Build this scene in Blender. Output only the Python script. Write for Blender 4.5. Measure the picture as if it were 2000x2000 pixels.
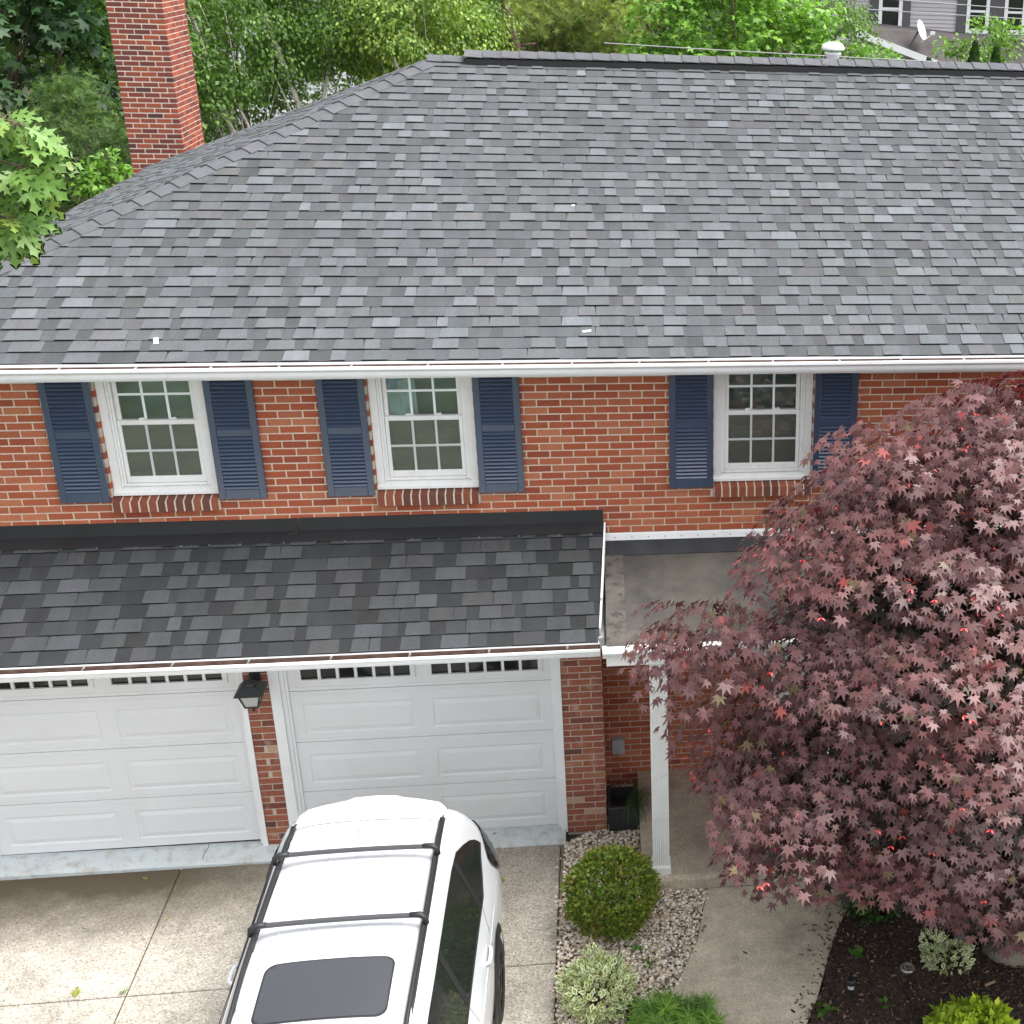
import bpy, math, random
import numpy as np
from mathutils import Vector, Matrix, noise as mnoise

scene = bpy.context.scene
for o in list(bpy.data.objects):
    bpy.data.objects.remove(o)
COL = scene.collection
RND = random.Random(7)

# ------------------------------------------------------------------ camera
cd = bpy.data.cameras.new('camera')
cam = bpy.data.objects.new('camera', cd)
COL.objects.link(cam)
cd.sensor_fit = 'HORIZONTAL'
cd.sensor_width = 36.0
cd.lens = 2667.9 / 2000 * 36
cd.shift_x = -(1618.66 - 1000) / 2000
cd.shift_y = (1021.79 - 1000) / 2000
cd.clip_start = 0.1
cd.clip_end = 600
CAMROT = ((0.9872158, 0.0289560, -0.1567368), (-0.1552146, 0.3982295, -0.9040584), (0.0362393, 0.9168287, 0.3976329))
CAMLOC = Vector((5.023, -11.527, 8.0704))
m4 = Matrix(CAMROT).to_4x4()
m4.translation = CAMLOC
cam.matrix_world = m4
scene.camera = cam

# ------------------------------------------------------------------ world, sun, exposure
SUN_EL, SUN_AZ = 62.0, 98.0          # azimuth: degrees from +Y (behind the house) towards +X (right)
world = bpy.data.worlds.new('World')
scene.world = world
world.use_nodes = True
wn = world.node_tree
bg = wn.nodes['Background']
sky = wn.nodes.new('ShaderNodeTexSky')
sky.sky_type = 'NISHITA'
sky.sun_disc = False
sky.sun_elevation = math.radians(SUN_EL)
sky.sun_rotation = math.radians(SUN_AZ)
sky.air_density = 1.0
sky.dust_density = 3.0
sky.ozone_density = 1.0
bw = wn.nodes.new('ShaderNodeRGBToBW')
mx = wn.nodes.new('ShaderNodeMix')
mx.data_type = 'RGBA'
mx.inputs[0].default_value = 0.82     # a cloud layer takes most of the blue out of the sky
wn.links.new(sky.outputs[0], bw.inputs[0])
wn.links.new(sky.outputs[0], mx.inputs[6])
wn.links.new(bw.outputs[0], mx.inputs[7])
wn.links.new(mx.outputs[2], bg.inputs[0])
bg.inputs[1].default_value = 0.135
sd = bpy.data.lights.new('sun', 'SUN')
sd.energy = 1.0
sd.angle = math.radians(40)
sd.color = (1.0, 0.97, 0.93)
sun = bpy.data.objects.new('sun', sd)
COL.objects.link(sun)
e, a = math.radians(SUN_EL), math.radians(SUN_AZ)
sdir = Vector((math.cos(e) * math.sin(a), math.cos(e) * math.cos(a), math.sin(e)))
sun.rotation_euler = sdir.to_track_quat('Z', 'Y').to_euler()
sun.location = (20, 10, 30)
scene.view_settings.view_transform = 'Standard'
scene.view_settings.look = 'None'
scene.view_settings.exposure = 2.15
scene.view_settings.gamma = 1.0
scene.view_settings.use_curve_mapping = False
scene.render.engine = 'CYCLES'

# ------------------------------------------------------------------ materials
def srgb(r, g, b):
    f = lambda c: (c / 255 / 12.92) if c <= 10 else ((c / 255 + 0.055) / 1.055) ** 2.4
    return (f(r), f(g), f(b))

def _new(name):
    m = bpy.data.materials.new(name)
    m.use_nodes = True
    nt = m.node_tree
    return m, nt, nt.nodes['Principled BSDF']

def _pos(nt, scale=(1, 1, 1)):
    g = nt.nodes.new('ShaderNodeNewGeometry')
    mp = nt.nodes.new('ShaderNodeMapping')
    mp.inputs['Scale'].default_value = scale
    nt.links.new(g.outputs['Position'], mp.inputs['Vector'])
    return mp.outputs[0]

def _noise(nt, vec, scale, detail=4, rough=0.55):
    n = nt.nodes.new('ShaderNodeTexNoise')
    n.inputs['Scale'].default_value = scale
    n.inputs['Detail'].default_value = detail
    n.inputs['Roughness'].default_value = rough
    nt.links.new(vec, n.inputs['Vector'])
    return n.outputs['Fac']

def _ramp(nt, fac, stops):
    r = nt.nodes.new('ShaderNodeValToRGB')
    els = r.color_ramp.elements
    while len(els) < len(stops):
        els.new(0.5)
    for el, (p, c) in zip(els, stops):
        el.position = p
        el.color = (c[0], c[1], c[2], 1) if not isinstance(c, (int, float)) else (c, c, c, 1)
    nt.links.new(fac, r.inputs[0])
    return r.outputs[0]

def _mix(nt, a, b, fac, mode='MIX'):
    m = nt.nodes.new('ShaderNodeMix')
    m.data_type = 'RGBA'
    m.blend_type = mode
    m.clamp_factor = True
    for sock, val in ((m.inputs[0], fac), (m.inputs[6], a), (m.inputs[7], b)):
        if hasattr(val, 'node'):
            nt.links.new(val, sock)
        elif isinstance(val, (int, float)):
            sock.default_value = val
        else:
            sock.default_value = (val[0], val[1], val[2], 1)
    return m.outputs[2]

def _bump(nt, bsdf, h, strength, dist):
    b = nt.nodes.new('ShaderNodeBump')
    b.inputs['Strength'].default_value = strength
    b.inputs['Distance'].default_value = dist
    nt.links.new(h, b.inputs['Height'])
    nt.links.new(b.outputs[0], bsdf.inputs['Normal'])

def plain(name, col, rough=0.5, spec=0.5, metal=0.0, var=0.0, vscale=8.0, bump=0.0, bscale=200.0, dirt=None, dscale=3.0, damt=0.5):
    m, nt, b = _new(name)
    b.inputs['Base Color'].default_value = (*col, 1)
    b.inputs['Roughness'].default_value = rough
    b.inputs['Specular IOR Level'].default_value = spec
    b.inputs['Metallic'].default_value = metal
    if var or bump or dirt:
        p = _pos(nt)
        c = None
        if var:
            n = _noise(nt, p, vscale, 5)
            f = _ramp(nt, n, [(0.3, 1 - var), (0.7, 1 + var)])
            c = _mix(nt, (*col,), f, 1.0, 'MULTIPLY')
        if dirt:
            n2 = _noise(nt, p, dscale, 6, 0.65)
            f2 = _ramp(nt, n2, [(0.5, 0.0), (0.72, damt)])
            c = _mix(nt, c if c is not None else col, dirt, f2)
        if c is not None:
            nt.links.new(c, b.inputs['Base Color'])
        if bump:
            _bump(nt, b, _noise(nt, p, bscale, 3), bump, 0.01)
    return m

def tinted(name, src, rough=0.7, spec=0.3, var=0.15, vscale=60.0, bump=0.0, bscale=300.0, trans=0.0, tcol=None, stain=None, sscale=10.0, var2=0.0, v2scale=(20, 20, 20), sheen=0.0):
    """colour from the face attribute 'tint' (src='attr') or from the object's own colour (src='obj')"""
    m, nt, b = _new(name)
    if src == 'attr':
        a = nt.nodes.new('ShaderNodeAttribute')
        a.attribute_name = 'tint'
        c = a.outputs['Color']
    else:
        a = nt.nodes.new('ShaderNodeObjectInfo')
        c = a.outputs['Color']
    if var or bump or stain:
        p = _pos(nt)
    if var:
        n = _noise(nt, p, vscale, 4, 0.6)
        f = _ramp(nt, n, [(0.25, 1 - var), (0.75, 1 + var)])
        c = _mix(nt, c, f, 1.0, 'MULTIPLY')
    if var2:
        n = _noise(nt, _pos(nt, v2scale), 1.0, 5, 0.6)
        f = _ramp(nt, n, [(0.25, 1 - var2), (0.75, 1 + var2)])
        c = _mix(nt, c, f, 1.0, 'MULTIPLY')
    if stain:
        n = _noise(nt, p, sscale, 5, 0.6)
        f = _ramp(nt, n, [(0.56, 0.0), (0.75, 0.6)])
        c = _mix(nt, c, stain, f)
    nt.links.new(c, b.inputs['Base Color'])
    b.inputs['Roughness'].default_value = rough
    b.inputs['Specular IOR Level'].default_value = spec
    b.inputs['Sheen Weight'].default_value = sheen
    b.inputs['Sheen Roughness'].default_value = 0.45
    if bump:
        _bump(nt, b, _noise(nt, p, bscale, 3), bump, 0.006)
    if trans:
        out = nt.nodes['Material Output']
        t = nt.nodes.new('ShaderNodeBsdfTranslucent')
        tc = _mix(nt, c, tcol or (1.0, 1.0, 0.5), 1.0, 'MULTIPLY')
        nt.links.new(tc, t.inputs['Color'])
        ms = nt.nodes.new('ShaderNodeMixShader')
        ms.inputs[0].default_value = trans
        nt.links.new(b.outputs[0], ms.inputs[1])
        nt.links.new(t.outputs[0], ms.inputs[2])
        nt.links.new(ms.outputs[0], out.inputs[0])
    return m

def glass(name, tint=(0.88, 0.97, 0.94), refl=1.0, alpha=0.97):
    m, nt, b = _new(name)
    out = nt.nodes['Material Output']
    tr = nt.nodes.new('ShaderNodeBsdfTransparent')
    tr.inputs[0].default_value = (*[c * alpha for c in tint], 1)
    gl = nt.nodes.new('ShaderNodeBsdfGlossy')
    gl.inputs['Roughness'].default_value = 0.02
    gl.inputs[0].default_value = (refl, refl, refl, 1)
    fr = nt.nodes.new('ShaderNodeFresnel')
    fr.inputs[0].default_value = 2.1
    ms = nt.nodes.new('ShaderNodeMixShader')
    nt.links.new(fr.outputs[0], ms.inputs[0])
    nt.links.new(tr.outputs[0], ms.inputs[1])
    nt.links.new(gl.outputs[0], ms.inputs[2])
    nt.links.new(ms.outputs[0], out.inputs[0])
    return m

def concrete(name, base, agg_lo, agg_hi, agg_scale=70.0, moss=None, dark=None):
    """exposed aggregate concrete; moss = (y0, y1) band of old damp staining that runs along a wall"""
    m, nt, b = _new(name)
    p = _pos(nt)
    big = _noise(nt, p, 1.3, 6, 0.6)
    mid = _noise(nt, p, 7.0, 5, 0.65)
    v = nt.nodes.new('ShaderNodeTexVoronoi')
    v.inputs['Scale'].default_value = agg_scale
    nt.links.new(p, v.inputs['Vector'])
    sep = nt.nodes.new('ShaderNodeSeparateColor')
    nt.links.new(v.outputs['Color'], sep.inputs[0])
    c = _ramp(nt, sep.outputs[0], [(0.0, agg_lo), (0.35, base), (0.75, base), (1.0, agg_hi)])
    f = _ramp(nt, big, [(0.32, 0.66), (0.5, 0.95), (0.7, 1.12)])
    c = _mix(nt, c, f, 1.0, 'MULTIPLY')
    f = _ramp(nt, mid, [(0.3, 0.80), (0.7, 1.10)])
    c = _mix(nt, c, f, 1.0, 'MULTIPLY')
    if moss:
        g = nt.nodes.new('ShaderNodeSeparateXYZ')
        nt.links.new(p, g.inputs[0])
        ad = nt.nodes.new('ShaderNodeMath')
        ad.operation = 'MULTIPLY_ADD'
        nt.links.new(_noise(nt, p, 3.0, 6, 0.7), ad.inputs[0])
        ad.inputs[1].default_value = 0.75
        nt.links.new(g.outputs[1], ad.inputs[2])
        mr = nt.nodes.new('ShaderNodeMapRange')
        mr.inputs[1].default_value = moss[0]
        mr.inputs[2].default_value = moss[1]
        nt.links.new(ad.outputs[0], mr.inputs[0])
        xr = nt.nodes.new('ShaderNodeMapRange')      # the damp corner is at the left bay
        xr.inputs[1].default_value = 2.6
        xr.inputs[2].default_value = 1.0
        xr.inputs[3].default_value = 0.3
        nt.links.new(g.outputs[0], xr.inputs[0])
        mu = nt.nodes.new('ShaderNodeMath')
        mu.operation = 'MULTIPLY'
        nt.links.new(mr.outputs[0], mu.inputs[0])
        nt.links.new(xr.outputs[0], mu.inputs[1])
        c = _mix(nt, c, dark, mu.outputs[0])
    nt.links.new(c, b.inputs['Base Color'])
    b.inputs['Roughness'].default_value = 0.88
    b.inputs['Specular IOR Level'].default_value = 0.25
    h = _mix(nt, v.outputs['Distance'], mid, 0.4)
    _bump(nt, b, h, 0.45, 0.006)
    return m

M = {}
M['brick_obj'] = tinted('brick_obj', 'obj', 0.85, 0.2, 0.18, 55, 0.5, 350)
M['brick_attr'] = tinted('brick_attr', 'attr', 0.85, 0.2, 0.18, 55, 0.5, 350)
M['brick_pale_attr'] = tinted('brick_pale_attr', 'attr', 0.85, 0.2, 0.18, 55, 0.5, 350, stain=srgb(205, 185, 165), sscale=7.0)
M['mortar'] = plain('mortar', srgb(214, 202, 184), 0.95, 0.1, var=0.1, vscale=20, bump=0.5)
M['mortar_grey'] = plain('mortar_grey', srgb(190, 178, 165), 0.95, 0.1, var=0.1, vscale=20, bump=0.5)
M['shingle_obj'] = tinted('shingle_obj', 'obj', 0.92, 0.2, 0.42, 170, 0.8, 300, var2=0.14, v2scale=(9, 3, 3))
M['shingle_attr'] = tinted('shingle_attr', 'attr', 0.92, 0.2, 0.42, 150, 0.8, 300, var2=0.14, v2scale=(9, 2, 2))
M['asphalt_edge'] = plain('asphalt_edge', (0.012, 0.012, 0.013), 0.9)
M['deck'] = plain('deck', (0.05, 0.05, 0.055), 0.9)
M['white'] = plain('white', (0.78, 0.79, 0.79), 0.42, 0.4, var=0.03, vscale=3, dirt=(0.5, 0.47, 0.40), dscale=5.0, damt=0.22)
M['trim'] = plain('trim', (0.80, 0.80, 0.78), 0.4, 0.4, var=0.03, vscale=4, dirt=(0.50, 0.46, 0.38), dscale=9.0, damt=0.25)
M['door_white'] = plain('door_white', (0.70, 0.71, 0.715), 0.38, 0.35, var=0.02, vscale=2, dirt=(0.6, 0.58, 0.52), dscale=2.5, damt=0.18)
M['gutter_inside'] = plain('gutter_inside', srgb(95, 75, 65), 0.9, var=0.5, vscale=9)
M['navy'] = plain('navy', srgb(52, 67, 91), 0.26, 1.0, var=0.05, vscale=6)
M['navy'].node_tree.nodes['Principled BSDF'].inputs['Coat Weight'].default_value = 0.7
M['navy'].node_tree.nodes['Principled BSDF'].inputs['Coat Roughness'].default_value = 0.25
M['black_metal'] = plain('black_metal', (0.013, 0.014, 0.016), 0.4, 0.5, var=0.2, vscale=3, bump=0.15, bscale=12)
M['black'] = plain('black', (0.008, 0.008, 0.008), 0.6)
M['rubber_grey'] = plain('rubber_grey', srgb(80, 76, 70), 0.75, 0.3, var=0.25, vscale=3.5, dirt=(0.030, 0.031, 0.034), dscale=1.3, damt=0.95)
M['rubber_black'] = plain('rubber_black', (0.03, 0.031, 0.033), 0.75, 0.3, var=0.3, vscale=4)
M['rubber_lap'] = plain('rubber_lap', srgb(86, 82, 77), 0.85, 0.2, var=0.25, vscale=6, dirt=(0.02, 0.02, 0.02), dscale=14.0, damt=0.95, bump=0.6, bscale=25)
M['glass'] = glass('glass')
M['room'] = plain('room', srgb(170, 182, 178), 0.9)
M['blind'] = plain('blind', srgb(190, 182, 166), 0.8, var=0.15, vscale=4)
M['curtain'] = plain('curtain', srgb(235, 240, 248), 0.9, var=0.2, vscale=5)
M['fabric_blue'] = plain('fabric_blue', srgb(160, 178, 225), 0.9, var=0.3, vscale=6)
def _screen():
    m, nt, b = _new('insect_screen')
    out = nt.nodes['Material Output']
    b.inputs['Base Color'].default_value = (0.22, 0.205, 0.18, 1)
    b.inputs['Roughness'].default_value = 0.8
    t = nt.nodes.new('ShaderNodeBsdfTransparent')
    ms = nt.nodes.new('ShaderNodeMixShader')
    ms.inputs[0].default_value = 0.13
    nt.links.new(t.outputs[0], ms.inputs[1])
    nt.links.new(b.outputs[0], ms.inputs[2])
    nt.links.new(ms.outputs[0], out.inputs[0])
    return m
M['screen'] = _screen()
M['muntin'] = plain('muntin', srgb(232, 240, 238), 0.4)
M['dark_glass'] = plain('dark_glass', (0.012, 0.013, 0.012), 0.08, 0.6)
M['nail'] = plain('nail', (0.35, 0.35, 0.35), 0.4, metal=0.8)
M['drive'] = concrete('drive', srgb(170, 163, 151), srgb(126, 119, 109), srgb(200, 193, 182), 90, (-1.30, -0.42), srgb(84, 75, 60))
M['walk'] = concrete('walk', srgb(204, 192, 170), srgb(174, 162, 142), srgb(222, 211, 192), 120)
M['porch'] = concrete('porch', srgb(184, 172, 153), srgb(148, 137, 120), srgb(204, 192, 173), 120)
M['joint'] = plain('joint', srgb(70, 62, 45), 0.95, var=0.4, vscale=12)
M['apron'] = plain('apron', srgb(186, 193, 193), 0.8, 0.25, var=0.08, vscale=4, dirt=srgb(160, 152, 140), dscale=11.0, damt=0.9, bump=0.5, bscale=60)
M['soil'] = plain('soil', srgb(72, 62, 54), 0.95, 0.1, var=0.4, vscale=12, bump=0.8, bscale=60)
M['ground'] = plain('ground', (0.060, 0.070, 0.045), 0.95, 0.1, var=0.4, vscale=1.2, bump=0.6, bscale=30)
M['stone_attr'] = tinted('stone_attr', 'attr', 0.75, 0.3, 0.25, 90, 0.3, 200)
M['chip_attr'] = tinted('chip_attr', 'attr', 0.95, 0.1, 0.2, 150)
M['bark'] = plain('bark', srgb(92, 80, 68), 0.95, 0.1, var=0.35, vscale=14, bump=1.0, bscale=40)
M['birch'] = plain('birch', srgb(200, 195, 185), 0.8, 0.2, var=0.1, vscale=5, dirt=(0.05, 0.045, 0.04), dscale=9.0, damt=0.9)
M['maple_attr'] = tinted('maple_attr', 'attr', 0.50, 0.55, 0.12, 25, trans=0.18, tcol=(1.6, 0.55, 0.5), sheen=0.06)
M['maple_obj'] = tinted('maple_obj', 'obj', 0.50, 0.55, 0.12, 25, trans=0.18, tcol=(1.6, 0.55, 0.5), sheen=0.06)
M['samara'] = plain('samara', (0.62, 0.05, 0.045), 0.5)
M['leaf_attr'] = tinted('leaf_attr', 'attr', 0.5, 0.35, 0.15, 12, trans=0.32, tcol=(1.3, 1.35, 0.6))
M['leaf_obj'] = tinted('leaf_obj', 'obj', 0.42, 0.4, 0.12, 30, trans=0.32, tcol=(1.3, 1.35, 0.6))
M['car_paint'] = plain('car_paint', (0.50, 0.515, 0.53), 0.22, 0.5)
M['car_paint'].node_tree.nodes['Principled BSDF'].inputs['Coat Weight'].default_value = 0.6
M['car_glass'] = plain('car_glass', (0.012, 0.015, 0.014), 0.04, 0.6)
M['sunroof'] = plain('sunroof', (0.030, 0.032, 0.036), 0.05, 0.9)
M['car_black'] = plain('car_black', (0.016, 0.016, 0.017), 0.5, 0.4)
M['bar_grey'] = plain('bar_grey', (0.05, 0.052, 0.055), 0.45, 0.5)
M['tyre'] = plain('tyre', (0.018, 0.018, 0.018), 0.8)
M['rim'] = plain('rim', (0.03, 0.03, 0.032), 0.3, metal=0.6)
M['red_lamp'] = plain('red_lamp', (0.16, 0.01, 0.012), 0.15, 0.6)
M['lantern_black'] = plain('lantern_black', (0.018, 0.02, 0.021), 0.5, 0.5, var=0.25, vscale=20)
M['frosted'] = plain('frosted', (0.42, 0.43, 0.42), 0.35, 0.5)
M['steel'] = plain('steel', (0.55, 0.55, 0.55), 0.35, metal=0.9, var=0.1)
M['hood_grey'] = plain('hood_grey', (0.30, 0.30, 0.30), 0.4, 0.5, var=0.2)
M['planter'] = plain('planter', (0.022, 0.023, 0.024), 0.55, var=0.2)
M['rock'] = plain('rock', srgb(120, 112, 98), 0.9, 0.2, var=0.25, vscale=6, bump=0.8, bscale=18)
M['siding_grey'] = plain('siding_grey', srgb(160, 156, 158), 0.6)
M['siding_white'] = plain('siding_white', srgb(205, 206, 208), 0.6)
M['shutter_grey'] = plain('shutter_grey', srgb(70, 68, 70), 0.6)
M['old_roof'] = plain('old_roof', srgb(66, 62, 61), 0.95, var=0.3, vscale=2.0, bump=0.4)
M['fence_wood'] = plain('fence_wood', srgb(96, 80, 66), 0.9, var=0.25, vscale=3)
M['cable'] = plain('cable', (0.25, 0.25, 0.25), 0.6)
M['dish'] = plain('dish', (0.6, 0.6, 0.6), 0.5)
M['wood_chip'] = plain('wood_chip', srgb(165, 135, 105), 0.9)

# ------------------------------------------------------------------ mesh helpers
class MB:
    def __init__(self):
        self.v = []; self.f = []; self.c = []
    def poly(self, pts, tint=None):
        n = len(self.v)
        self.v.extend([tuple(p) for p in pts])
        self.f.append(tuple(range(n, n + len(pts))))
        self.c.append(tint or (1, 1, 1))
    def hexa(self, p, tint=None, skip=(), butt=None):
        """p: 8 points, bottom ring 0-3 (ccw from above) then top ring 4-7"""
        n = len(self.v)
        self.v.extend([tuple(q) for q in p])
        fs = [(3, 2, 1, 0), (4, 5, 6, 7), (0, 1, 5, 4), (1, 2, 6, 5), (2, 3, 7, 6), (3, 0, 4, 7)]
        for i, f in enumerate(fs):
            if i in skip:
                continue
            self.f.append(tuple(n + k for k in f)); self.c.append(butt if (butt and i == 2) else (tint or (1, 1, 1)))
    def box(self, x0, x1, y0, y1, z0, z1, tint=None):
        self.hexa([(x0, y0, z0), (x1, y0, z0), (x1, y1, z0), (x0, y1, z0), (x0, y0, z1), (x1, y0, z1), (x1, y1, z1), (x0, y1, z1)], tint)
    def cbox(self, x0, x1, y0, y1, z0, z1, ch=0.004, tint=None):
        """box whose four front (-y) edges are chamfered"""
        n = len(self.v)
        self.v += [(x0, y1, z0), (x1, y1, z0), (x1, y1, z1), (x0, y1, z1),
                   (x0, y0 + ch, z0), (x1, y0 + ch, z0), (x1, y0 + ch, z1), (x0, y0 + ch, z1),
                   (x0 + ch, y0, z0 + ch), (x1 - ch, y0, z0 + ch), (x1 - ch, y0, z1 - ch), (x0 + ch, y0, z1 - ch)]
        fs = [(8, 9, 10, 11), (4, 5, 9, 8), (5, 6, 10, 9), (6, 7, 11, 10), (7, 4, 8, 11), (0, 1, 5, 4), (1, 2, 6, 5), (2, 3, 7, 6), (3, 0, 4, 7)]
        for f in fs:
            self.f.append(tuple(n + k for k in f)); self.c.append(tint or (1, 1, 1))
    def sweep(self, prof, x0, x1, dz0=0.0, dz1=0.0, caps=True):
        """closed (y,z) profile extruded along x; the ends may be lifted"""
        n = len(self.v); k = len(prof)
        for x, dz in ((x0, dz0), (x1, dz1)):
            self.v += [(x, y, z + dz) for y, z in prof]
        for i in range(k):
            j = (i + 1) % k
            self.f.append((n + i, n + j, n + k + j, n + k + i)); self.c.append((1, 1, 1))
        if caps:
            self.f.append(tuple(n + i for i in reversed(range(k)))); self.c.append((1, 1, 1))
            self.f.append(tuple(n + k + i for i in range(k))); self.c.append((1, 1, 1))
    def tube(self, pts, radii, sides=8, tint=None, cap=True):
        pts = [Vector(p) for p in pts]
        n = len(self.v)
        up = Vector((0.13, 0.21, 0.97))
        for i, p in enumerate(pts):
            d = (pts[min(i + 1, len(pts) - 1)] - pts[max(i - 1, 0)]).normalized()
            s = d.cross(up)
            if s.length < 1e-3:
                s = d.cross(Vector((1, 0, 0)))
            s.normalize(); t = s.cross(d)
            r = radii[i] if isinstance(radii, (list, tuple)) else radii
            for k in range(sides):
                a = 2 * math.pi * k / sides
                self.v.append(tuple(p + (s * math.cos(a) + t * math.sin(a)) * r))
        for i in range(len(pts) - 1):
            for k in range(sides):
                k2 = (k + 1) % sides
                self.f.append((n + i * sides + k, n + i * sides + k2, n + (i + 1) * sides + k2, n + (i + 1) * sides + k)); self.c.append(tint or (1, 1, 1))
        if cap:
            self.f.append(tuple(n + k for k in reversed(range(sides)))); self.c.append(tint or (1, 1, 1))
            self.f.append(tuple(n + (len(pts) - 1) * sides + k for k in range(sides))); self.c.append(tint or (1, 1, 1))
    def lathe(self, prof, cx, cy, sides=20, tint=None):
        n = len(self.v); k = len(prof)
        for s in range(sides):
            a = 2 * math.pi * s / sides
            for r, z in prof:
                self.v.append((cx + r * math.cos(a), cy + r * math.sin(a), z))
        for s in range(sides):
            s2 = (s + 1) % sides
            for i in range(k - 1):
                self.f.append((n + s * k + i, n + s2 * k + i, n + s2 * k + i + 1, n + s * k + i + 1)); self.c.append(tint or (1, 1, 1))
    def build(self, name, mat, parent=None, off=(0, 0, 0), smooth=False):
        me = bpy.data.meshes.new(name)
        ox, oy, oz = off
        vs = self.v if off == (0, 0, 0) else [(x - ox, y - oy, z - oz) for x, y, z in self.v]
        me.from_pydata(vs, [], self.f)
        at = me.attributes.new('tint', 'FLOAT_COLOR', 'FACE')
        at.data.foreach_set('color', np.array([(c[0], c[1], c[2], 1.0) for c in self.c], dtype=np.float32).ravel())
        me.materials.append(M[mat] if isinstance(mat, str) else mat)
        if smooth:
            me.polygons.foreach_set('use_smooth', [True] * len(me.polygons))
        return link(name, me, parent)

def link(name, me, parent=None):
    o = bpy.data.objects.new(name, me)
    COL.objects.link(o)
    if parent is not None:
        o.parent = parent
    return o

def np_mesh(name, V, F, tint, mat, parent=None, off=(0, 0, 0), smooth=False):
    """V (n,3), F (m,k) faces of one size, tint (m,3)"""
    me = bpy.data.meshes.new(name)
    V = np.asarray(V, dtype=np.float32) - np.array(off, dtype=np.float32)
    F = np.asarray(F, dtype=np.int32)
    m, k = F.shape
    me.vertices.add(len(V)); me.vertices.foreach_set('co', V.ravel())
    me.loops.add(m * k); me.loops.foreach_set('vertex_index', F.ravel())
    me.polygons.add(m)
    me.polygons.foreach_set('loop_start', np.arange(0, m * k, k, dtype=np.int32))
    at = me.attributes.new('tint', 'FLOAT_COLOR', 'FACE')
    c = np.ones((m, 4), dtype=np.float32); c[:, :3] = tint
    at.data.foreach_set('color', c.ravel())
    if smooth:
        me.polygons.foreach_set('use_smooth', np.ones(m, dtype=bool))
    me.update(calc_edges=True)
    me.materials.append(M[mat] if isinstance(mat, str) else mat)
    return link(name, me, parent)

def stamp(TV, TF, mats, locs, tints, ftint=None):
    """copies of a small template: TV (a,3), TF (b,k), mats (N,3,3), locs (N,3), tints (N,3), ftint (b,3) optional multiplier per face"""
    N = len(locs); a = len(TV); b = len(TF)
    V = np.einsum('nij,aj->nai', mats, TV) + locs[:, None, :]
    F = TF[None, :, :] + (np.arange(N) * a)[:, None, None]
    C = np.repeat(tints[:, None, :], b, axis=1)
    if ftint is not None:
        C = C * ftint[None]
    return V.reshape(-1, 3), F.reshape(-1, TF.shape[1]), C.reshape(-1, 3)

def frames(fwd, nrm):
    """rotation matrices whose columns are (side, forward, normal)"""
    f = fwd / np.linalg.norm(fwd, axis=1, keepdims=True)
    s = np.cross(f, nrm); s /= np.linalg.norm(s, axis=1, keepdims=True) + 1e-9
    n = np.cross(s, f)
    return np.stack([s, f, n], axis=2)

def empty(name, loc, label=None, cat=None, group=None):
    o = bpy.data.objects.new(name, None)
    COL.objects.link(o)
    o.location = loc
    o.empty_display_size = 0.2
    tag(o, label, cat, group)
    return o

def tag(o, label=None, cat=None, group=None, kind=None):
    if label: o['label'] = label
    if cat: o['category'] = cat
    if group: o['group'] = group
    if kind: o['kind'] = kind
    return o

def jit(c, amt, r=RND):
    k = 1 + r.uniform(-amt, amt)
    return tuple(max(0, x * k * (1 + r.uniform(-amt, amt) * 0.25)) for x in c)

_cr = np.array(CAMROT)
def to_px(p):
    v = (np.array(p) - np.array(CAMLOC)) @ _cr
    return 1618.66 + 2667.9 * v[0] / -v[2], 1021.79 - 2667.9 * v[1] / -v[2]
def ray_at_y(x, y, Y):
    d = _cr @ np.array([(x - 1618.66) / 2667.9, -(y - 1021.79) / 2667.9, -1.0])
    o = np.array(CAMLOC)
    return o + d * (Y - o[1]) / d[1]

# ------------------------------------------------------------------ setting: ground, drive, walk, beds
mb = MB(); mb.poly([(-150, -150, -0.05), (150, -150, -0.05), (150, 250, -0.05), (-150, 250, -0.05)])
tag(mb.build('ground', 'ground'), kind='structure')

DR_X0, DR_J, DR_X1, DR_Y = -1.35, 1.045, 4.455, -2.22
drv = MB(); drv.box(DR_X0, DR_X1, -9.0, -0.57, -0.14, -0.018)
drive = tag(drv.build('driveway', 'joint'), kind='structure')
gap = 0.011
for (x0, x1) in ((DR_X0, DR_J), (DR_J, DR_X1)):
    for (y0, y1) in ((-9.0, -5.4), (-5.4, DR_Y), (DR_Y, -0.575)):
        n = MB()
        ya, yb = y0 + gap / 2, y1 - gap / 2
        xa, xb = x0 + gap / 2, x1 - gap / 2
        c = 0.008
        n.hexa([(xa, ya, -0.1), (xb, ya, -0.1), (xb, yb, -0.1), (xa, yb, -0.1), (xa, ya, -c), (xb, ya, -c), (xb, yb, -c), (xa, yb, -c)], skip=(1,))
        n.hexa([(xa, ya, -c), (xb, ya, -c), (xb, yb, -c), (xa, yb, -c), (xa + c, ya + c, 0), (xb - c, ya + c, 0), (xb - c, yb - c, 0), (xa + c, yb - c, 0)], skip=(0,))
        n.build('slab', 'drive', drive)

# painted concrete lip in front of the garage doors
ap = MB()
prof = [(-0.30, 0.10), (-0.30, -0.02), (-0.585, -0.02), (-0.585, 0.035), (-0.56, 0.06), (-0.40, 0.10)]
ap.sweep(prof, -0.95, 4.50, 0.004, -0.034)
apron = tag(ap.build('garage_sill', 'apron'), kind='structure')

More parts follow.
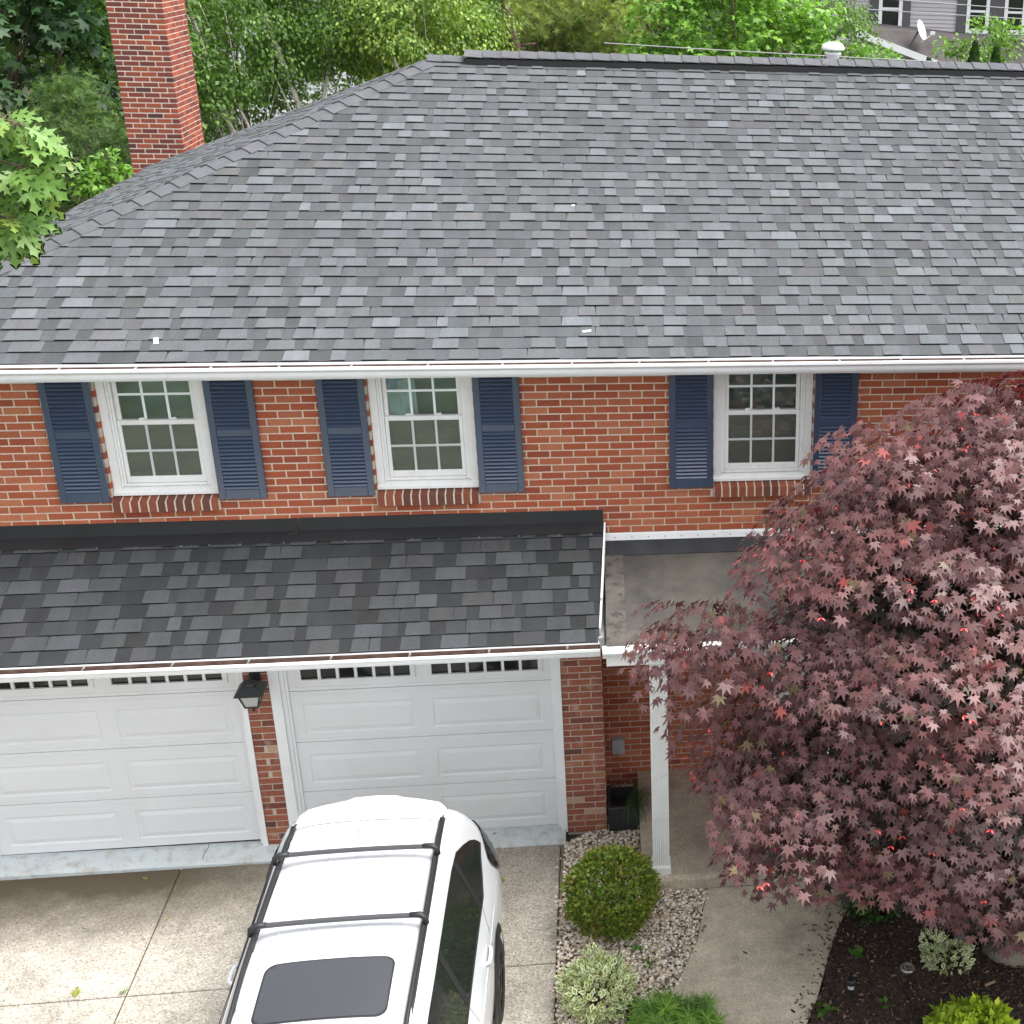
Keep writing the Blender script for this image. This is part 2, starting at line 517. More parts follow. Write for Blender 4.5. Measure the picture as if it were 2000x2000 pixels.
cr = MB()
cz = lambda y: 0.103 if y > -0.40 else 0.103 - (-0.40 - y) * 0.25
cr.tube([(1.245 + dx_, y_, cz(y_) - 0.001) for dx_, y_ in ((0.0, -0.36), (0.012, -0.41), (0.002, -0.45), (-0.014, -0.50), (-0.012, -0.555))], 0.0022, 5)
cr.build('crack', 'joint', apron)
# porch slab and step
pc = MB()
prof = [(0.36, 0.15), (0.36, -0.04), (-1.40, -0.04), (-1.40, 0.115), (-1.385, 0.143), (-1.36, 0.15)]
pc.sweep(prof, 5.205, 9.4)
porch = tag(pc.build('porch_slab', 'porch'), kind='structure')

# front walk: left edge curves away, right edge is lost under the mulch
wl = [(5.79, -1.41), (5.72, -1.75), (5.65, -2.10), (5.49, -2.50), (5.335, -2.81), (5.15, -3.12), (4.85, -3.55), (4.3, -4.2), (3.7, -4.9)]
wr = [(7.15, -1.41), (7.05, -1.75), (6.85, -2.15), (6.72, -2.50), (6.58, -2.90), (6.42, -3.25), (6.15, -3.8), (5.7, -4.6), (5.2, -5.4)]
wk = MB()
for i in range(len(wl) - 1):
    a0, a1, b0, b1 = wl[i], wl[i + 1], wr[i], wr[i + 1]
    wk.poly([(a0[0], a0[1], 0.012), (a1[0], a1[1], 0.012), (b1[0], b1[1], 0.012), (b0[0], b0[1], 0.012)])
    wk.poly([(a0[0], a0[1], -0.05), (a1[0], a1[1], -0.05), (a1[0], a1[1], 0.012), (a0[0], a0[1], 0.012)])
tag(wk.build('front_walk', 'walk'), kind='structure')

def xl_at(y):
    for i in range(len(wl) - 1):
        if wl[i + 1][1] <= y <= wl[i][1]:
            t = (y - wl[i][1]) / (wl[i + 1][1] - wl[i][1])
            return wl[i][0] + t * (wl[i + 1][0] - wl[i][0])
    return wl[0][0] if y > wl[0][1] else wl[-1][0]
def xr_at(y):
    return _xr(y) + 0.055 * mnoise.noise(Vector((y * 3.1, 0, 0))) + 0.03 * mnoise.noise(Vector((y * 11.0, 4, 0)))
def _xr(y):
    for i in range(len(wr) - 1):
        if wr[i + 1][1] <= y <= wr[i][1]:
            t = (y - wr[i][1]) / (wr[i + 1][1] - wr[i][1])
            return wr[i][0] + t * (wr[i + 1][0] - wr[i][0])
    return wr[0][0] if y > wr[0][1] else wr[-1][0]

# gravel bed: soil under it, stones on it
gb = MB()
gb.poly([(4.46, -4.6, -0.012), (5.8, -4.6, -0.012), (5.8, -1.38, -0.012), (5.215, -1.30, -0.012), (5.215, 0.36, 0.0), (4.88, 0.36, 0.0), (4.88, -0.40, -0.012), (4.46, -0.57, -0.012)])
M['gravel_base'] = plain('gravel_base', srgb(128, 115, 99), 0.95, 0.1, var=0.35, vscale=30, bump=0.8, bscale=60)
gravel_bed = tag(gb.build('gravel_bed', 'gravel_base'), kind='structure')

def ico(sub=1):
    t = (1 + 5 ** 0.5) / 2
    v = [(-1, t, 0), (1, t, 0), (-1, -t, 0), (1, -t, 0), (0, -1, t), (0, 1, t), (0, -1, -t), (0, 1, -t), (t, 0, -1), (t, 0, 1), (-t, 0, -1), (-t, 0, 1)]
    v = [tuple(np.array(p) / np.linalg.norm(p)) for p in v]
    f = [(0, 11, 5), (0, 5, 1), (0, 1, 7), (0, 7, 10), (0, 10, 11), (1, 5, 9), (5, 11, 4), (11, 10, 2), (10, 7, 6), (7, 1, 8), (3, 9, 4), (3, 4, 2), (3, 2, 6), (3, 6, 8), (3, 8, 9), (4, 9, 5), (2, 4, 11), (6, 2, 10), (8, 6, 7), (9, 8, 1)]
    for _ in range(sub):
        cache = {}; nf = []
        def mid(a, b):
            k = (min(a, b), max(a, b))
            if k not in cache:
                p = np.array(v[a]) + np.array(v[b]); p /= np.linalg.norm(p)
                v.append(tuple(p)); cache[k] = len(v) - 1
            return cache[k]
        for a, b, c in f:
            ab, bc, ca = mid(a, b), mid(b, c), mid(c, a)
            nf += [(a, ab, ca), (b, bc, ab), (c, ca, bc), (ab, bc, ca)]
        f = nf
    return np.array(v), np.array(f)

def rand_rot(rs, n, flat=False):
    q = rs.normal(size=(n, 4))
    if flat:
        q[:, 1:3] *= 0.25
    q /= np.linalg.norm(q, axis=1, keepdims=True)
    w, x, y, z = q.T
    return np.stack([np.stack([1 - 2 * (y * y + z * z), 2 * (x * y - z * w), 2 * (x * z + y * w)], 1),
                     np.stack([2 * (x * y + z * w), 1 - 2 * (x * x + z * z), 2 * (y * z - x * w)], 1),
                     np.stack([2 * (x * z - y * w), 2 * (y * z + x * w), 1 - 2 * (x * x + y * y)], 1)], 1)

rs = np.random.RandomState(3)
pts = []
def in_bed(x, y):
    if y > -0.42:
        return 4.90 < x < 5.20 and y < 0.34
    if y > -1.39:
        return 4.47 + (0.02 if y < -0.6 else 0.30 * (y + 0.6) / 0.2) < x < 5.20
    return 4.465 < x < xl_at(y) - 0.01
while len(pts) < 11500:
    x, y = rs.uniform(4.42, 5.85), rs.uniform(-4.3, 0.34)
    if in_bed(x, y) or (4.36 < x < 4.465 and y < -0.75 and rs.rand() < 0.10) or (y < -1.45 and xl_at(y) < x < xl_at(y) + 0.06 and rs.rand() < 0.10):
        pts.append((x, y))
pts = np.array(pts)
n = len(pts)
V0, F0 = ico(1)
V0 = V0 * (1 + 0.14 * np.array([mnoise.noise(Vector(p) * 1.7) for p in V0])[:, None])
sz = rs.uniform(0.0065, 0.0155, n)
S = np.stack([sz * rs.uniform(0.9, 1.5, n), sz, sz * rs.uniform(0.55, 0.85, n)], 1)
R = rand_rot(rs, n, True)
mats = R * S[:, None, :]
outside = (pts[:, 0] < 4.465)
loc = np.stack([pts[:, 0], pts[:, 1], np.where(outside, 0.0, -0.006) + sz * 0.45 + rs.uniform(0, 0.018, n) * (~outside)], 1)
pal = np.array([srgb(214, 202, 184), srgb(236, 228, 214), srgb(194, 177, 153), srgb(166, 152, 136), srgb(204, 177, 140), srgb(128, 115, 103), srgb(226, 210, 190)])
tint = pal[rs.choice(len(pal), n, p=[.24, .2, .16, .14, .06, .08, .12])] * rs.uniform(0.8, 1.1, (n, 1))
V, F, C = stamp(V0, F0, mats, loc, tint)
tag(np_mesh('gravel', V, F, C, 'stone_attr', gravel_bed, smooth=True), kind='stuff')

# mulch bed with a soft uneven surface
nx, ny = 170, 150
X = np.linspace(5.0, 11.5, nx); Y = np.linspace(-7.0, -1.39, ny)
Vm = []; Fm = []
for j in range(ny):
    for i in range(nx):
        x, y = X[i], Y[j]
        d = x - xr_at(y)
        h = 0.016 + 0.05 * min(1, max(0, d) / 0.5) + 0.02 * mnoise.noise(Vector((x * 2.2, y * 2.2, 3.0))) * min(1, max(0, d) * 3)
        Vm.append((x, y, h if d > 0 else -0.04))
for j in range(ny - 1):
    for i in range(nx - 1):
        if max(X[i + 1] - xr_at(Y[j]), X[i + 1] - xr_at(Y[j + 1])) > 0:
            q = j * nx + i
            Fm.append((q, q + 1, q + nx + 1, q + nx))
M['mulch'] = plain('mulch', srgb(74, 63, 56), 0.97, 0.08, var=0.45, vscale=25, bump=1.0, bscale=55)
mulch_bed = tag(np_mesh('mulch_bed', Vm, Fm, np.ones((len(Fm), 3)), 'mulch', smooth=True), kind='structure')
n = 14000
x = rs.uniform(5.6, 9.2, n); y = rs.uniform(-4.6, -1.45, n)
xr = np.array([xr_at(t) for t in y])
d = x - xr
keep = (d > 0) | ((d > -0.42) & (rs.rand(n) < 0.55 * np.exp(d / 0.12)))
x, y, d = x[keep], y[keep], d[keep]; n = len(x)
z = np.where(d > 0, 0.026 + 0.05 * np.minimum(1, d / 0.5), 0.015)
cube = np.array([(sx, sy, sz_) for sz_ in (-1, 1) for sx, sy in ((-1, -1), (1, -1), (1, 1), (-1, 1))], float)
cf = np.array([(3, 2, 1, 0), (4, 5, 6, 7), (0, 1, 5, 4), (1, 2, 6, 5), (2, 3, 7, 6), (3, 0, 4, 7)])
L = rs.uniform(0.004, 0.022, n)
S = np.stack([L, L * rs.uniform(0.15, 0.4, n), np.full(n, 0.0022)], 1)
R = rand_rot(rs, n, True)
tint = np.array([srgb(80, 68, 60), srgb(100, 85, 74), srgb(56, 48, 44), srgb(150, 130, 112)])[rs.choice(4, n, p=[.42, .28, .20, .10])]
V, F, C = stamp(cube, cf, R * S[:, None, :], np.stack([x, y, z + rs.uniform(0, 0.008, n)], 1), tint)
tag(np_mesh('mulch', V, F, C, 'chip_attr', mulch_bed), kind='stuff')

# ------------------------------------------------------------------ the house
house = empty('brick_house', (0, 0, 0), 'red brick two-storey house with grey shingled hip roof and navy louvred shutters', 'house')
BW, CH, ROW19 = 0.2039, 0.0677, 3.201
BL, BH = 0.1915, 0.0555
brick_mesh = {}
def brick_data(length, key=None):
    k = round(length, 3)
    if k not in brick_mesh:
        b = MB(); b.cbox(-length / 2, length / 2, 0.0, 0.095, -BH / 2, BH / 2, 0.0035)
        o = b.build('brick', 'brick_obj'); me = o.data
        bpy.data.objects.remove(o)
        brick_mesh[k] = me
    return brick_mesh[k]

RED = [(srgb(164, 90, 63), 6), (srgb(160, 85, 60), 5), (srgb(168, 98, 70), 5), (srgb(178, 112, 82), 2.4), (srgb(148, 78, 58), 1.6), (srgb(173, 104, 76), 2)]
BROWN = [(srgb(150, 92, 72), 5), (srgb(140, 84, 68), 4), (srgb(160, 106, 82), 3), (srgb(122, 74, 62), 2), (srgb(184, 150, 126), 0.9), (srgb(104, 68, 58), 0.6)]
CHIM = [(srgb(132, 72, 58), 4), (srgb(118, 64, 55), 4), (srgb(104, 60, 55), 3), (srgb(146, 78, 58), 2.5), (srgb(80, 56, 54), 0.6)]
def pick(pal, r=RND):
    t = r.uniform(0, sum(w for _, w in pal))
    for c, w in pal:
        t -= w
        if t <= 0:
            return jit(c, 0.07, r)
    return pal[0][0]

WINS = [(0.845, 1.700), (3.005, 3.872), (5.946, 6.838)]        # brick openings of the upper windows
BX0, BX1 = -0.77, 12.6                                          # front wall ends
def split(x0, x1, holes):
    segs = [(x0, x1)]
    for a, b in holes:
        ns = []
        for s, t in segs:
            if b <= s or a >= t:
                ns.append((s, t)); continue
            if a > s: ns.append((s, a))
            if b < t: ns.append((b, t))
        segs = ns
    return segs

front = []
for row in range(-3, 27):
    zc = ROW19 + (19 - row) * CH
    holes = [w for w in WINS] if 3.30 < zc < 4.66 else []
    holes = [(a - 0.004, b + 0.004) for a, b in holes] if zc < 3.42 else holes
    header = (row == 0)
    step = BW if not header else 0.1035
    off = (0 if row % 2 else BW / 2) + (0.022 if row < 17 else 0) + RND.uniform(-0.008, 0.008)
    for s, t in split(BX0, BX1, holes):
        k0 = math.floor((s - off) / step)
        x = off + k0 * step
        while x < t:
            a = max(x + 0.006, s); b = min(x + step - 0.006, t)
            if b - a > 0.03:
                front.append((a, b, zc))
            x += step
# the wall itself is the mortar bed, with openings
wall = MB()
zt, zb = 4.66, 2.372
cuts = sorted([BX0] + [c for w in WINS for c in (w[0] - 0.004, w[1] + 0.004)] + [BX1])
for i in range(len(cuts) - 1):
    x0, x1 = cuts[i], cuts[i + 1]
    if any(abs(x0 - (w[0] - 0.004)) < 1e-6 for w in WINS):
        wall.box(x0, x1, 0.007, 0.10, zb, 3.30)
    else:
        wall.box(x0, x1, 0.007, 0.10, zb, 4.75)
front_wall = wall.build('front_wall', 'mortar', house)
scored = []
for (a, b, zc) in front:
    px, py = to_px(((a + b) / 2, 0, zc))
    vis = -20 < px < 2020 and 738 < py < 1060 and not (py > 990 + (1180 - px) * 0.022 and px < 1180) and not (py > 1040) and not (px > 1660 and py > 830) and not (px > 1560 and py > 900)
    scored.append((b - a if vis else -1, a, b, zc))
scored.sort(key=lambda t: (-(t[0] > 0.15), -(t[0] > 0), t[1]))
rest = MB()
nb = 0
for sc, a, b, zc in scored:
    yj = RND.uniform(-0.0015, 0.0015)
    if sc > 0.03 and nb < 300:
        o = link('brick', brick_data(b - a if abs(b - a - BL) > 0.004 else BL), front_wall)
        o.location = ((a + b) / 2, yj, zc)
        o.rotation_euler = (0, RND.uniform(-0.006, 0.006), 0)
        o.color = (*pick(RED), 1)
        nb += 1
    else:
        rest.cbox(a, b, yj, 0.095, zc - BH / 2, zc + BH / 2, 0.0035, pick(RED))
tag(rest.build('brickwork', 'brick_attr', front_wall), kind='stuff')

# house body behind the front: side and back walls, floor slab between storeys
bd = MB()
bd.box(BX0, BX0 + 0.1, 0.11, 8.5, -0.04, 4.75)
bd.box(BX1 - 0.1, BX1, 0.11, 8.5, -0.04, 4.75)
bd.box(BX0, BX1, 8.5, 8.6, -0.04, 4.75)
def brick_tex(name, c1, c2, mort):
    m, nt, b = _new(name)
    p = _pos(nt)
    sx = nt.nodes.new('ShaderNodeSeparateXYZ'); nt.links.new(p, sx.inputs[0])
    ad = nt.nodes.new('ShaderNodeMath'); ad.operation = 'ADD'
    nt.links.new(sx.outputs[0], ad.inputs[0]); nt.links.new(sx.outputs[1], ad.inputs[1])
    cx = nt.nodes.new('ShaderNodeCombineXYZ')
    nt.links.new(ad.outputs[0], cx.inputs[0]); nt.links.new(sx.outputs[2], cx.inputs[1])
    t = nt.nodes.new('ShaderNodeTexBrick')
    t.inputs['Color1'].default_value = (*c1, 1); t.inputs['Color2'].default_value = (*c2, 1); t.inputs['Mortar'].default_value = (*mort, 1)
    t.inputs['Scale'].default_value = 1.0
    t.inputs['Mortar Size'].default_value = 0.006
    t.inputs['Brick Width'].default_value = BW; t.inputs['Row Height'].default_value = CH
    nt.links.new(cx.outputs[0], t.inputs['Vector'])
    nt.links.new(t.outputs[0], b.inputs['Base Color'])
    b.inputs['Roughness'].default_value = 0.9
    return m
M['brick_tex'] = brick_tex('brick_tex', srgb(150, 66, 46), srgb(170, 88, 60), srgb(205, 190, 170))
bd.build('rear_walls', 'brick_tex', house)

# ------------------------------------------------------------------ upper windows
GL0, GL1 = 0.155, 0.753          # glass span measured from the left of a 0.865 wide unit
def window(x0, x1, lab):
    w = x1 - x0
    root = MB()
    yb = 0.10
    # brickmould casing, four boards, on a sloped white sill
    c = 0.066
    yo = 0.045
    zt = 4.66
    root.box(x0 + 0.002, x0 + c, yo, yb, 3.46, zt)
    root.box(x1 - c, x1 - 0.002, yo, yb, 3.46, zt)
    root.box(x0 + c + 0.001, x1 - c - 0.001, yo + 0.001, yb, zt - 0.05, zt)
    win = root.build('window', 'trim', house)
    tag(win, lab)
    s = MB()
    s.hexa([(x0 + 0.001, 0.022, 3.438), (x1 - 0.001, 0.022, 3.438), (x1 - 0.001, yb, 3.438), (x0 + 0.001, yb, 3.438), (x0 + 0.001, 0.022, 3.462), (x1 - 0.001, 0.022, 3.462), (x1 - 0.001, yb, 3.505), (x0 + 0.001, yb, 3.505)])
    s.build('sill', 'trim', win)
    # inner frame / jamb liners, stepped
    j = MB()
    a0, a1 = x0 + c + 0.002, x1 - c - 0.002
    for k, (dx, y0) in enumerate(((0.0, 0.058), (0.019, 0.070))):
        j.box(a0 + dx, a0 + dx + 0.018, y0, 0.135, 3.507, 4.61)
        j.box(a1 - dx - 0.018, a1 - dx, y0, 0.135, 3.507, 4.61)
    j.box(a0 + 0.04, a1 - 0.04, 0.066, 0.135, 3.507, 3.530)
    j.box(a0 + 0.04, a1 - 0.04, 0.066, 0.135, 4.57, 4.61)
    j.build('frame', 'trim', win)
    b0, b1 = a0 + 0.039, a1 - 0.039
    for which, (z0, z1, yy) in enumerate(((3.532, 4.092, 0.078), (4.052, 4.570, 0.104))):
        sh = MB()
        st = 0.032 if which == 0 else 0.036
        rb = 0.058 if which == 0 else 0.040
        rt = 0.042 if which == 0 else 0.036
        t = 0.024
        sh.cbox(b0, b0 + st, yy, yy + t, z0, z1, 0.004)
        sh.cbox(b1 - st, b1, yy, yy + t, z0, z1, 0.004)
        sh.cbox(b0 + st, b1 - st, yy + 0.001, yy + t, z0, z0 + rb, 0.004)
        sh.cbox(b0 + st, b1 - st, yy + 0.001, yy + t, z1 - rt, z1, 0.004)
        so = sh.build('sash', 'trim', win)
        g0, g1, h0, h1 = b0 + st, b1 - st, z0 + rb, z1 - rt
        mw = 0.020
        mu = MB()
        for k in (1, 2):
            xm = g0 + (g1 - g0) * k / 3
            mu.box(xm - mw / 2, xm + mw / 2, yy + 0.0042, yy + 0.0085, h0, h1)
        zm = (h0 + h1) / 2
        mu.box(g0, g1, yy + 0.0046, yy + 0.0084, zm - mw / 2, zm + mw / 2)
        mu.build('muntin', 'muntin', win)
        for k in range(3):
            for q in range(2):
                xa = g0 + (g1 - g0) * k / 3; xb = g0 + (g1 - g0) * (k + 1) / 3
                za = h0 if q == 0 else zm; zb_ = zm if q == 0 else h1
                p = MB(); p.box(xa, xb, yy + 0.009, yy + 0.012, za, zb_)
                p.build('pane', 'glass', win)
        if which == 0:
            p = MB()
            for k in range(24):
                za = h0 - 0.02 + (h1 - h0 + 0.04) * k / 24
                zc_ = (h1 - h0 + 0.04) / 24
                p.hexa([(g0 - 0.02, yy + 0.050, za), (g1 + 0.02, yy + 0.050, za), (g1 + 0.02, yy + 0.056, za), (g0 - 0.02, yy + 0.056, za), (g0 - 0.02, yy + 0.043, za + zc_ * 0.96), (g1 + 0.02, yy + 0.043, za + zc_ * 0.96), (g1 + 0.02, yy + 0.049, za + zc_ * 0.96), (g0 - 0.02, yy + 0.049, za + zc_ * 0.96)])
            p.build('blind', 'blind', win)
            p = MB(); p.box(g0, g1, yy + 0.0010, yy + 0.0022, h0 + 0.004, h1 + 0.01)
            p.build('insect_screen', 'screen', win)
        else:
            lk = MB()
            for k in (0.28, 0.72):
                xm = g0 + (g1 - g0) * k
                lk.box(xm - 0.024, xm + 0.024, yy - 0.006, yy + 0.012, z0 + rb - 0.002, z0 + rb + 0.012)
                lk.tube([(xm - 0.012, yy, z0 + rb + 0.010), (xm + 0.018, yy - 0.006, z0 + rb + 0.016)], 0.006, 6)
            lk.build('sash_lock', 'trim', win)
    # room seen through the glass
    r = MB()
    r.poly([(x0 - 0.6, 0.42, 3.2), (x1 + 0.6, 0.42, 3.2), (x1 + 0.6, 0.42, 4.7), (x0 - 0.6, 0.42, 4.7)])
    r.build('room_wall', 'room', win)
    # rowlock brick sill
    sb = MB()
    n = 12
    bw_ = (x1 - x0 + 0.006) / n
    bs = MB()
    bs.hexa([(x0 - 0.001, -0.051, 3.312), (x1 + 0.001, -0.051, 3.312), (x1 + 0.001, 0.09, 3.312), (x0 - 0.001, 0.09, 3.312), (x0 - 0.001, -0.051, 3.402), (x1 + 0.001, -0.051, 3.402), (x1 + 0.001, 0.09, 3.4365), (x0 - 0.001, 0.09, 3.4365)])
    base = bs.build('brick_sill', 'mortar', house)
    for k in range(n):
        xa = x0 - 0.003 + k * bw_ + 0.0065; xb = xa + bw_ - 0.013
        q = MB()
        dz = RND.uniform(-0.001, 0.002)
        q.hexa([(xa, -0.053, 3.309 + dz), (xb, -0.053, 3.309 + dz), (xb, 0.088, 3.309 + dz), (xa, 0.088, 3.309 + dz), (xa, -0.053, 3.405 + dz), (xb, -0.053, 3.405 + dz), (xb, 0.088, 3.439 + dz), (xa, 0.088, 3.439 + dz)])
        o = q.build('brick', 'brick_obj', base)
        o.color = (*jit(RND.choice([srgb(132, 76, 60), srgb(118, 70, 58), srgb(104, 70, 60), srgb(140, 84, 64)]), 0.1), 1)
    return win
w1 = window(*WINS[0], 'white double-hung window nearest the chimney end of the house')
w2 = window(*WINS[1], 'middle white double-hung window with pale fabric hanging inside')
w3 = window(*WINS[2], 'white double-hung window beside the red maple')
# pale fabric inside the middle window
cu = MB()
for k in range(10):
    x = 3.15 + 0.024 * k
    y0_, y1_ = 0.150 + 0.016 * (k % 2), 0.150 + 0.016 * ((k + 1) % 2)
    cu.poly([(x, y0_, 4.08), (x + 0.024, y1_, 4.08), (x + 0.012, y1_, 4.40), (x - 0.012, y0_, 4.40)])
cu.build('curtain', 'curtain', w2)
cu = MB()
cu.poly([(3.13, 0.140, 4.36), (3.28, 0.145, 4.40), (3.36, 0.15, 4.57), (3.12, 0.14, 4.57)])
cu.poly([(3.17, 0.138, 4.30), (3.21, 0.138, 4.29), (3.27, 0.140, 4.46), (3.20, 0.140, 4.48)])
cu.build('garment', 'fabric_blue', w2)

# ------------------------------------------------------------------ shutters
slat_me = {}
def shutter(x0, x1, z0, z1, lab):
    w = x1 - x0
    s = MB()
    y0, y1 = -0.040, -0.006
    st = 0.056
    zm0, zm1 = z0 + 0.572, z0 + 0.636
    s.cbox(x0, x0 + st, y0, y1, z0, z1, 0.003)
    s.cbox(x1 - st, x1, y0, y1, z0, z1, 0.003)
    for a, b in ((z0, z0 + 0.088), (zm0, zm1), (z1 - 0.07, z1)):
        s.cbox(x0 + st, x1 - st, y0 + 0.001, y1, a, b, 0.003)
    s.box(x0 + st, x1 - st, y1 - 0.006, y1 - 0.001, z0 + 0.01, z1 - 0.01)
    sh = s.build('shutter', 'navy', house)
    tag(sh, lab)
    k = round(w, 3)
    if k not in slat_me:
        q = MB()
        a = w / 2 - st - 0.001
        q.hexa([(-a, -0.014, -0.016), (a, -0.014, -0.016), (a, 0.012, 0.013), (-a, 0.012, 0.013), (-a, -0.016, -0.011), (a, -0.016, -0.011), (a, 0.010, 0.017), (-a, 0.010, 0.017)])
        o = q.build('slat', 'navy'); slat_me[k] = o.data
        bpy.data.objects.remove(o)
    for a, b in ((z0 + 0.088, zm0), (zm1, z1 - 0.07)):
        n = int(round((b - a) / 0.0352))
        for i in range(n):
            o = link('slat', slat_me[k], sh)
            o.location = ((x0 + x1) / 2, (y0 + y1) / 2 - 0.004, a + (i + 0.5) * (b - a) / n)
    return sh
SZ0, SZ1 = 3.405, 4.645
for x0, lab in ((0.440, 'shutter left of the first window'), (1.706, 'shutter right of the first window'), (2.600, 'shutter left of the middle window'), (3.878, 'shutter right of the middle window'), (5.549, 'shutter left of the third window'), (6.844, 'shutter half hidden by the maple')):
    shutter(x0, x0 + 0.390, SZ0, SZ1, lab)

# ------------------------------------------------------------------ roofs
SHG = [((0.088, 0.093, 0.097), 7), ((0.097, 0.103, 0.108), 6), ((0.078, 0.082, 0.085), 4), ((0.114, 0.121, 0.129), 1.9), ((0.089, 0.091, 0.093), 2)]
def shingle_pieces(O, U, V, N, ulo, uhi, nrows, ex, seed, k=1.0, wob=0.004, con=(1.10, 0.82)):
    """laminated shingles: every row a run of thick and thin tabs. Returns hexahedra with a colour"""
    r = random.Random(seed)
    O, U, V, N = Vector(O), Vector(U), Vector(V), Vector(N)
    out = []
    for i in range(nrows):
        v0, v1 = i * ex, (i + 1.13) * ex
        lo, hi = min(ulo(v0), ulo(v1)), max(uhi(v0), uhi(v1))
        u = lo - r.uniform(0, 0.2)
        thick = r.random() < 0.5
        ph = r.uniform(0, 50)
        def vv(u_, base):
            return base + wob * mnoise.noise(Vector((u_ * 0.8 + ph, i * 7.3, seed))) + wob * 0.35 * mnoise.noise(Vector((u_ * 4 + ph, i * 3.1, seed)))
        while u < hi:
            w = r.uniform(0.09, 0.27) if thick else r.uniform(0.06, 0.21)
            a0, b0 = max(u, ulo(v0)), min(u + w, uhi(v0))
            sk = r.uniform(0.003, 0.011) * (1 if thick else -1)
            a1, b1 = max(u + sk, ulo(v1)), min(u + w - sk, uhi(v1))
            if b0 - a0 > 0.015 and b1 - a1 > 0.01:
                h = (0.0165 if thick else 0.0075) + r.uniform(-0.001, 0.002)
                t = pick(SHG, r)
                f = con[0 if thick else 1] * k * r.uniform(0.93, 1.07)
                t = tuple(c * f for c in t)
                P = lambda uu, v, hh: O + U * uu + V * v + N * hh
                pts = [P(a0, vv(a0, v0), -0.003), P(b0, vv(b0, v0), -0.003), P(b1, vv(b1, v1), -0.003), P(a1, vv(a1, v1), -0.003),
                       P(a0, vv(a0, v0), h), P(b0, vv(b0, v0), h), P(b1, vv(b1, v1), 0.002), P(a1, vv(a1, v1), 0.002)]
                out.append((pts, t))
            u += w
            thick = (not thick) if r.random() < 0.8 else thick
    return out

PH = math.radians(22.62)
EY, EZ = -0.40, 4.735                 # main eave
RX0, RY, = 3.33, 4.27                 # ridge start
RZ = EZ + (RY - EY) * math.tan(PH)
LX = RX0 - (RY - EY) / 1.05           # left eave
BY = RY + (RY - EY)                   # back eave
RXR = 11.2; RXE = RXR + (RY - EY) / 1.05
dk = MB()
dk.poly([(LX, EY, EZ), (RXE, EY, EZ), (RXR, RY, RZ), (RX0, RY, RZ)])
dk.poly([(LX, BY, EZ), (LX, EY, EZ), (RX0, RY, RZ)])
dk.poly([(RXE, BY, EZ), (LX, BY, EZ), (RX0, RY, RZ), (RXR, RY, RZ)])
dk.poly([(RXE, EY, EZ), (RXE, BY, EZ), (RXR, RY, RZ)])
dk.poly([(LX, EY, EZ - 0.03), (LX, BY, EZ - 0.03), (RXE, BY, EZ - 0.03), (RXE, EY, EZ - 0.03)])
roof = dk.build('roof', 'deck', house)
EX = 0.1427
slope_len = (RY - EY) / math.cos(PH)
cV = Vector((0, math.cos(PH), math.sin(PH)))
fr = slope_len
main = shingle_pieces((0, EY - 0.012 * math.cos(PH), EZ + 0.004 - 0.012 * math.sin(PH)), (1, 0, 0), cV, (0, -math.sin(PH), math.cos(PH)),
                      lambda v: LX + (RX0 - LX) * min(1, v / fr), lambda v: RXE - (RXE - RXR) * min(1, v / fr), 35, EX, 11)
PHL = math.atan((RZ - EZ) / (RX0 - LX))
sl = (RX0 - LX) / math.cos(PHL)
left = shingle_pieces((LX - 0.01, BY, EZ + 0.004), (0, -1, 0), (math.cos(PHL), 0, math.sin(PHL)), (-math.sin(PHL), 0, math.cos(PHL)),
                      lambda v: (BY - RY) * v / sl, lambda v: (BY - EY) - (RY - EY) * v / sl, 36, EX, 12)

# lower roof over the garage
PL = math.radians(26.57)
LEY, LEZ = -1.19, 2.479
lV = Vector((0, math.cos(PL), math.sin(PL)))
LLEN = (0.0 - LEY) / math.cos(PL)
def low_hi(v):
    return 4.880 + 0.07 * min(1, v / LLEN)
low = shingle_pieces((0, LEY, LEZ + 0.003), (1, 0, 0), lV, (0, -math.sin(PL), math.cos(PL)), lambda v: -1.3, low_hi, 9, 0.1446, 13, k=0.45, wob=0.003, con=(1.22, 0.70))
ld = MB()
ld.poly([(-1.3, LEY, LEZ - 0.004), (4.878, LEY, LEZ - 0.004), (4.948, 0.004, LEZ + 1.194 * math.tan(PL) - 0.004), (-1.3, 0.004, LEZ + 1.194 * math.tan(PL) - 0.004)])
ld.box(-1.3, 4.86, -0.41, 0.0, 2.36, 2.48)
low_roof = ld.build('garage_roof', 'deck', house)

def hexa_obj(pts, tint, parent, name='shingle'):
    c = sum((p for p in pts), Vector()) / 8
    q = MB(); q.hexa([p - c for p in pts])
    o = q.build(name, 'shingle_obj', parent)
    o.data.materials.append(M['asphalt_edge'])
    o.data.polygons[2].material_index = 1
    o.location = c
    o.color = (*tint, 1)
ns = 0
rl = MB()
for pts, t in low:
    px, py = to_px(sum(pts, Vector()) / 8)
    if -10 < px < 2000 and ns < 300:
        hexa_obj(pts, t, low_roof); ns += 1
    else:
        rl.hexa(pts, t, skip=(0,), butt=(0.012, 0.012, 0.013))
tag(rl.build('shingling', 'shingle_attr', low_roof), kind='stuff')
rm = MB()
mainv = sorted(main, key=lambda pt: pt[0][0].z)
for pts, t in mainv:
    px, py = to_px(sum(pts, Vector()) / 8)
    if -5 < px < 2005 and ns < 300:
        hexa_obj(pts, t, roof); ns += 1
    else:
        rm.hexa(pts, t, skip=(0,), butt=(0.012, 0.012, 0.013))
for pts, t in left:
    rm.hexa(pts, t, skip=(0,), butt=(0.012, 0.012, 0.013))
tag(rm.build('shingling', 'shingle_attr', roof), kind='stuff')

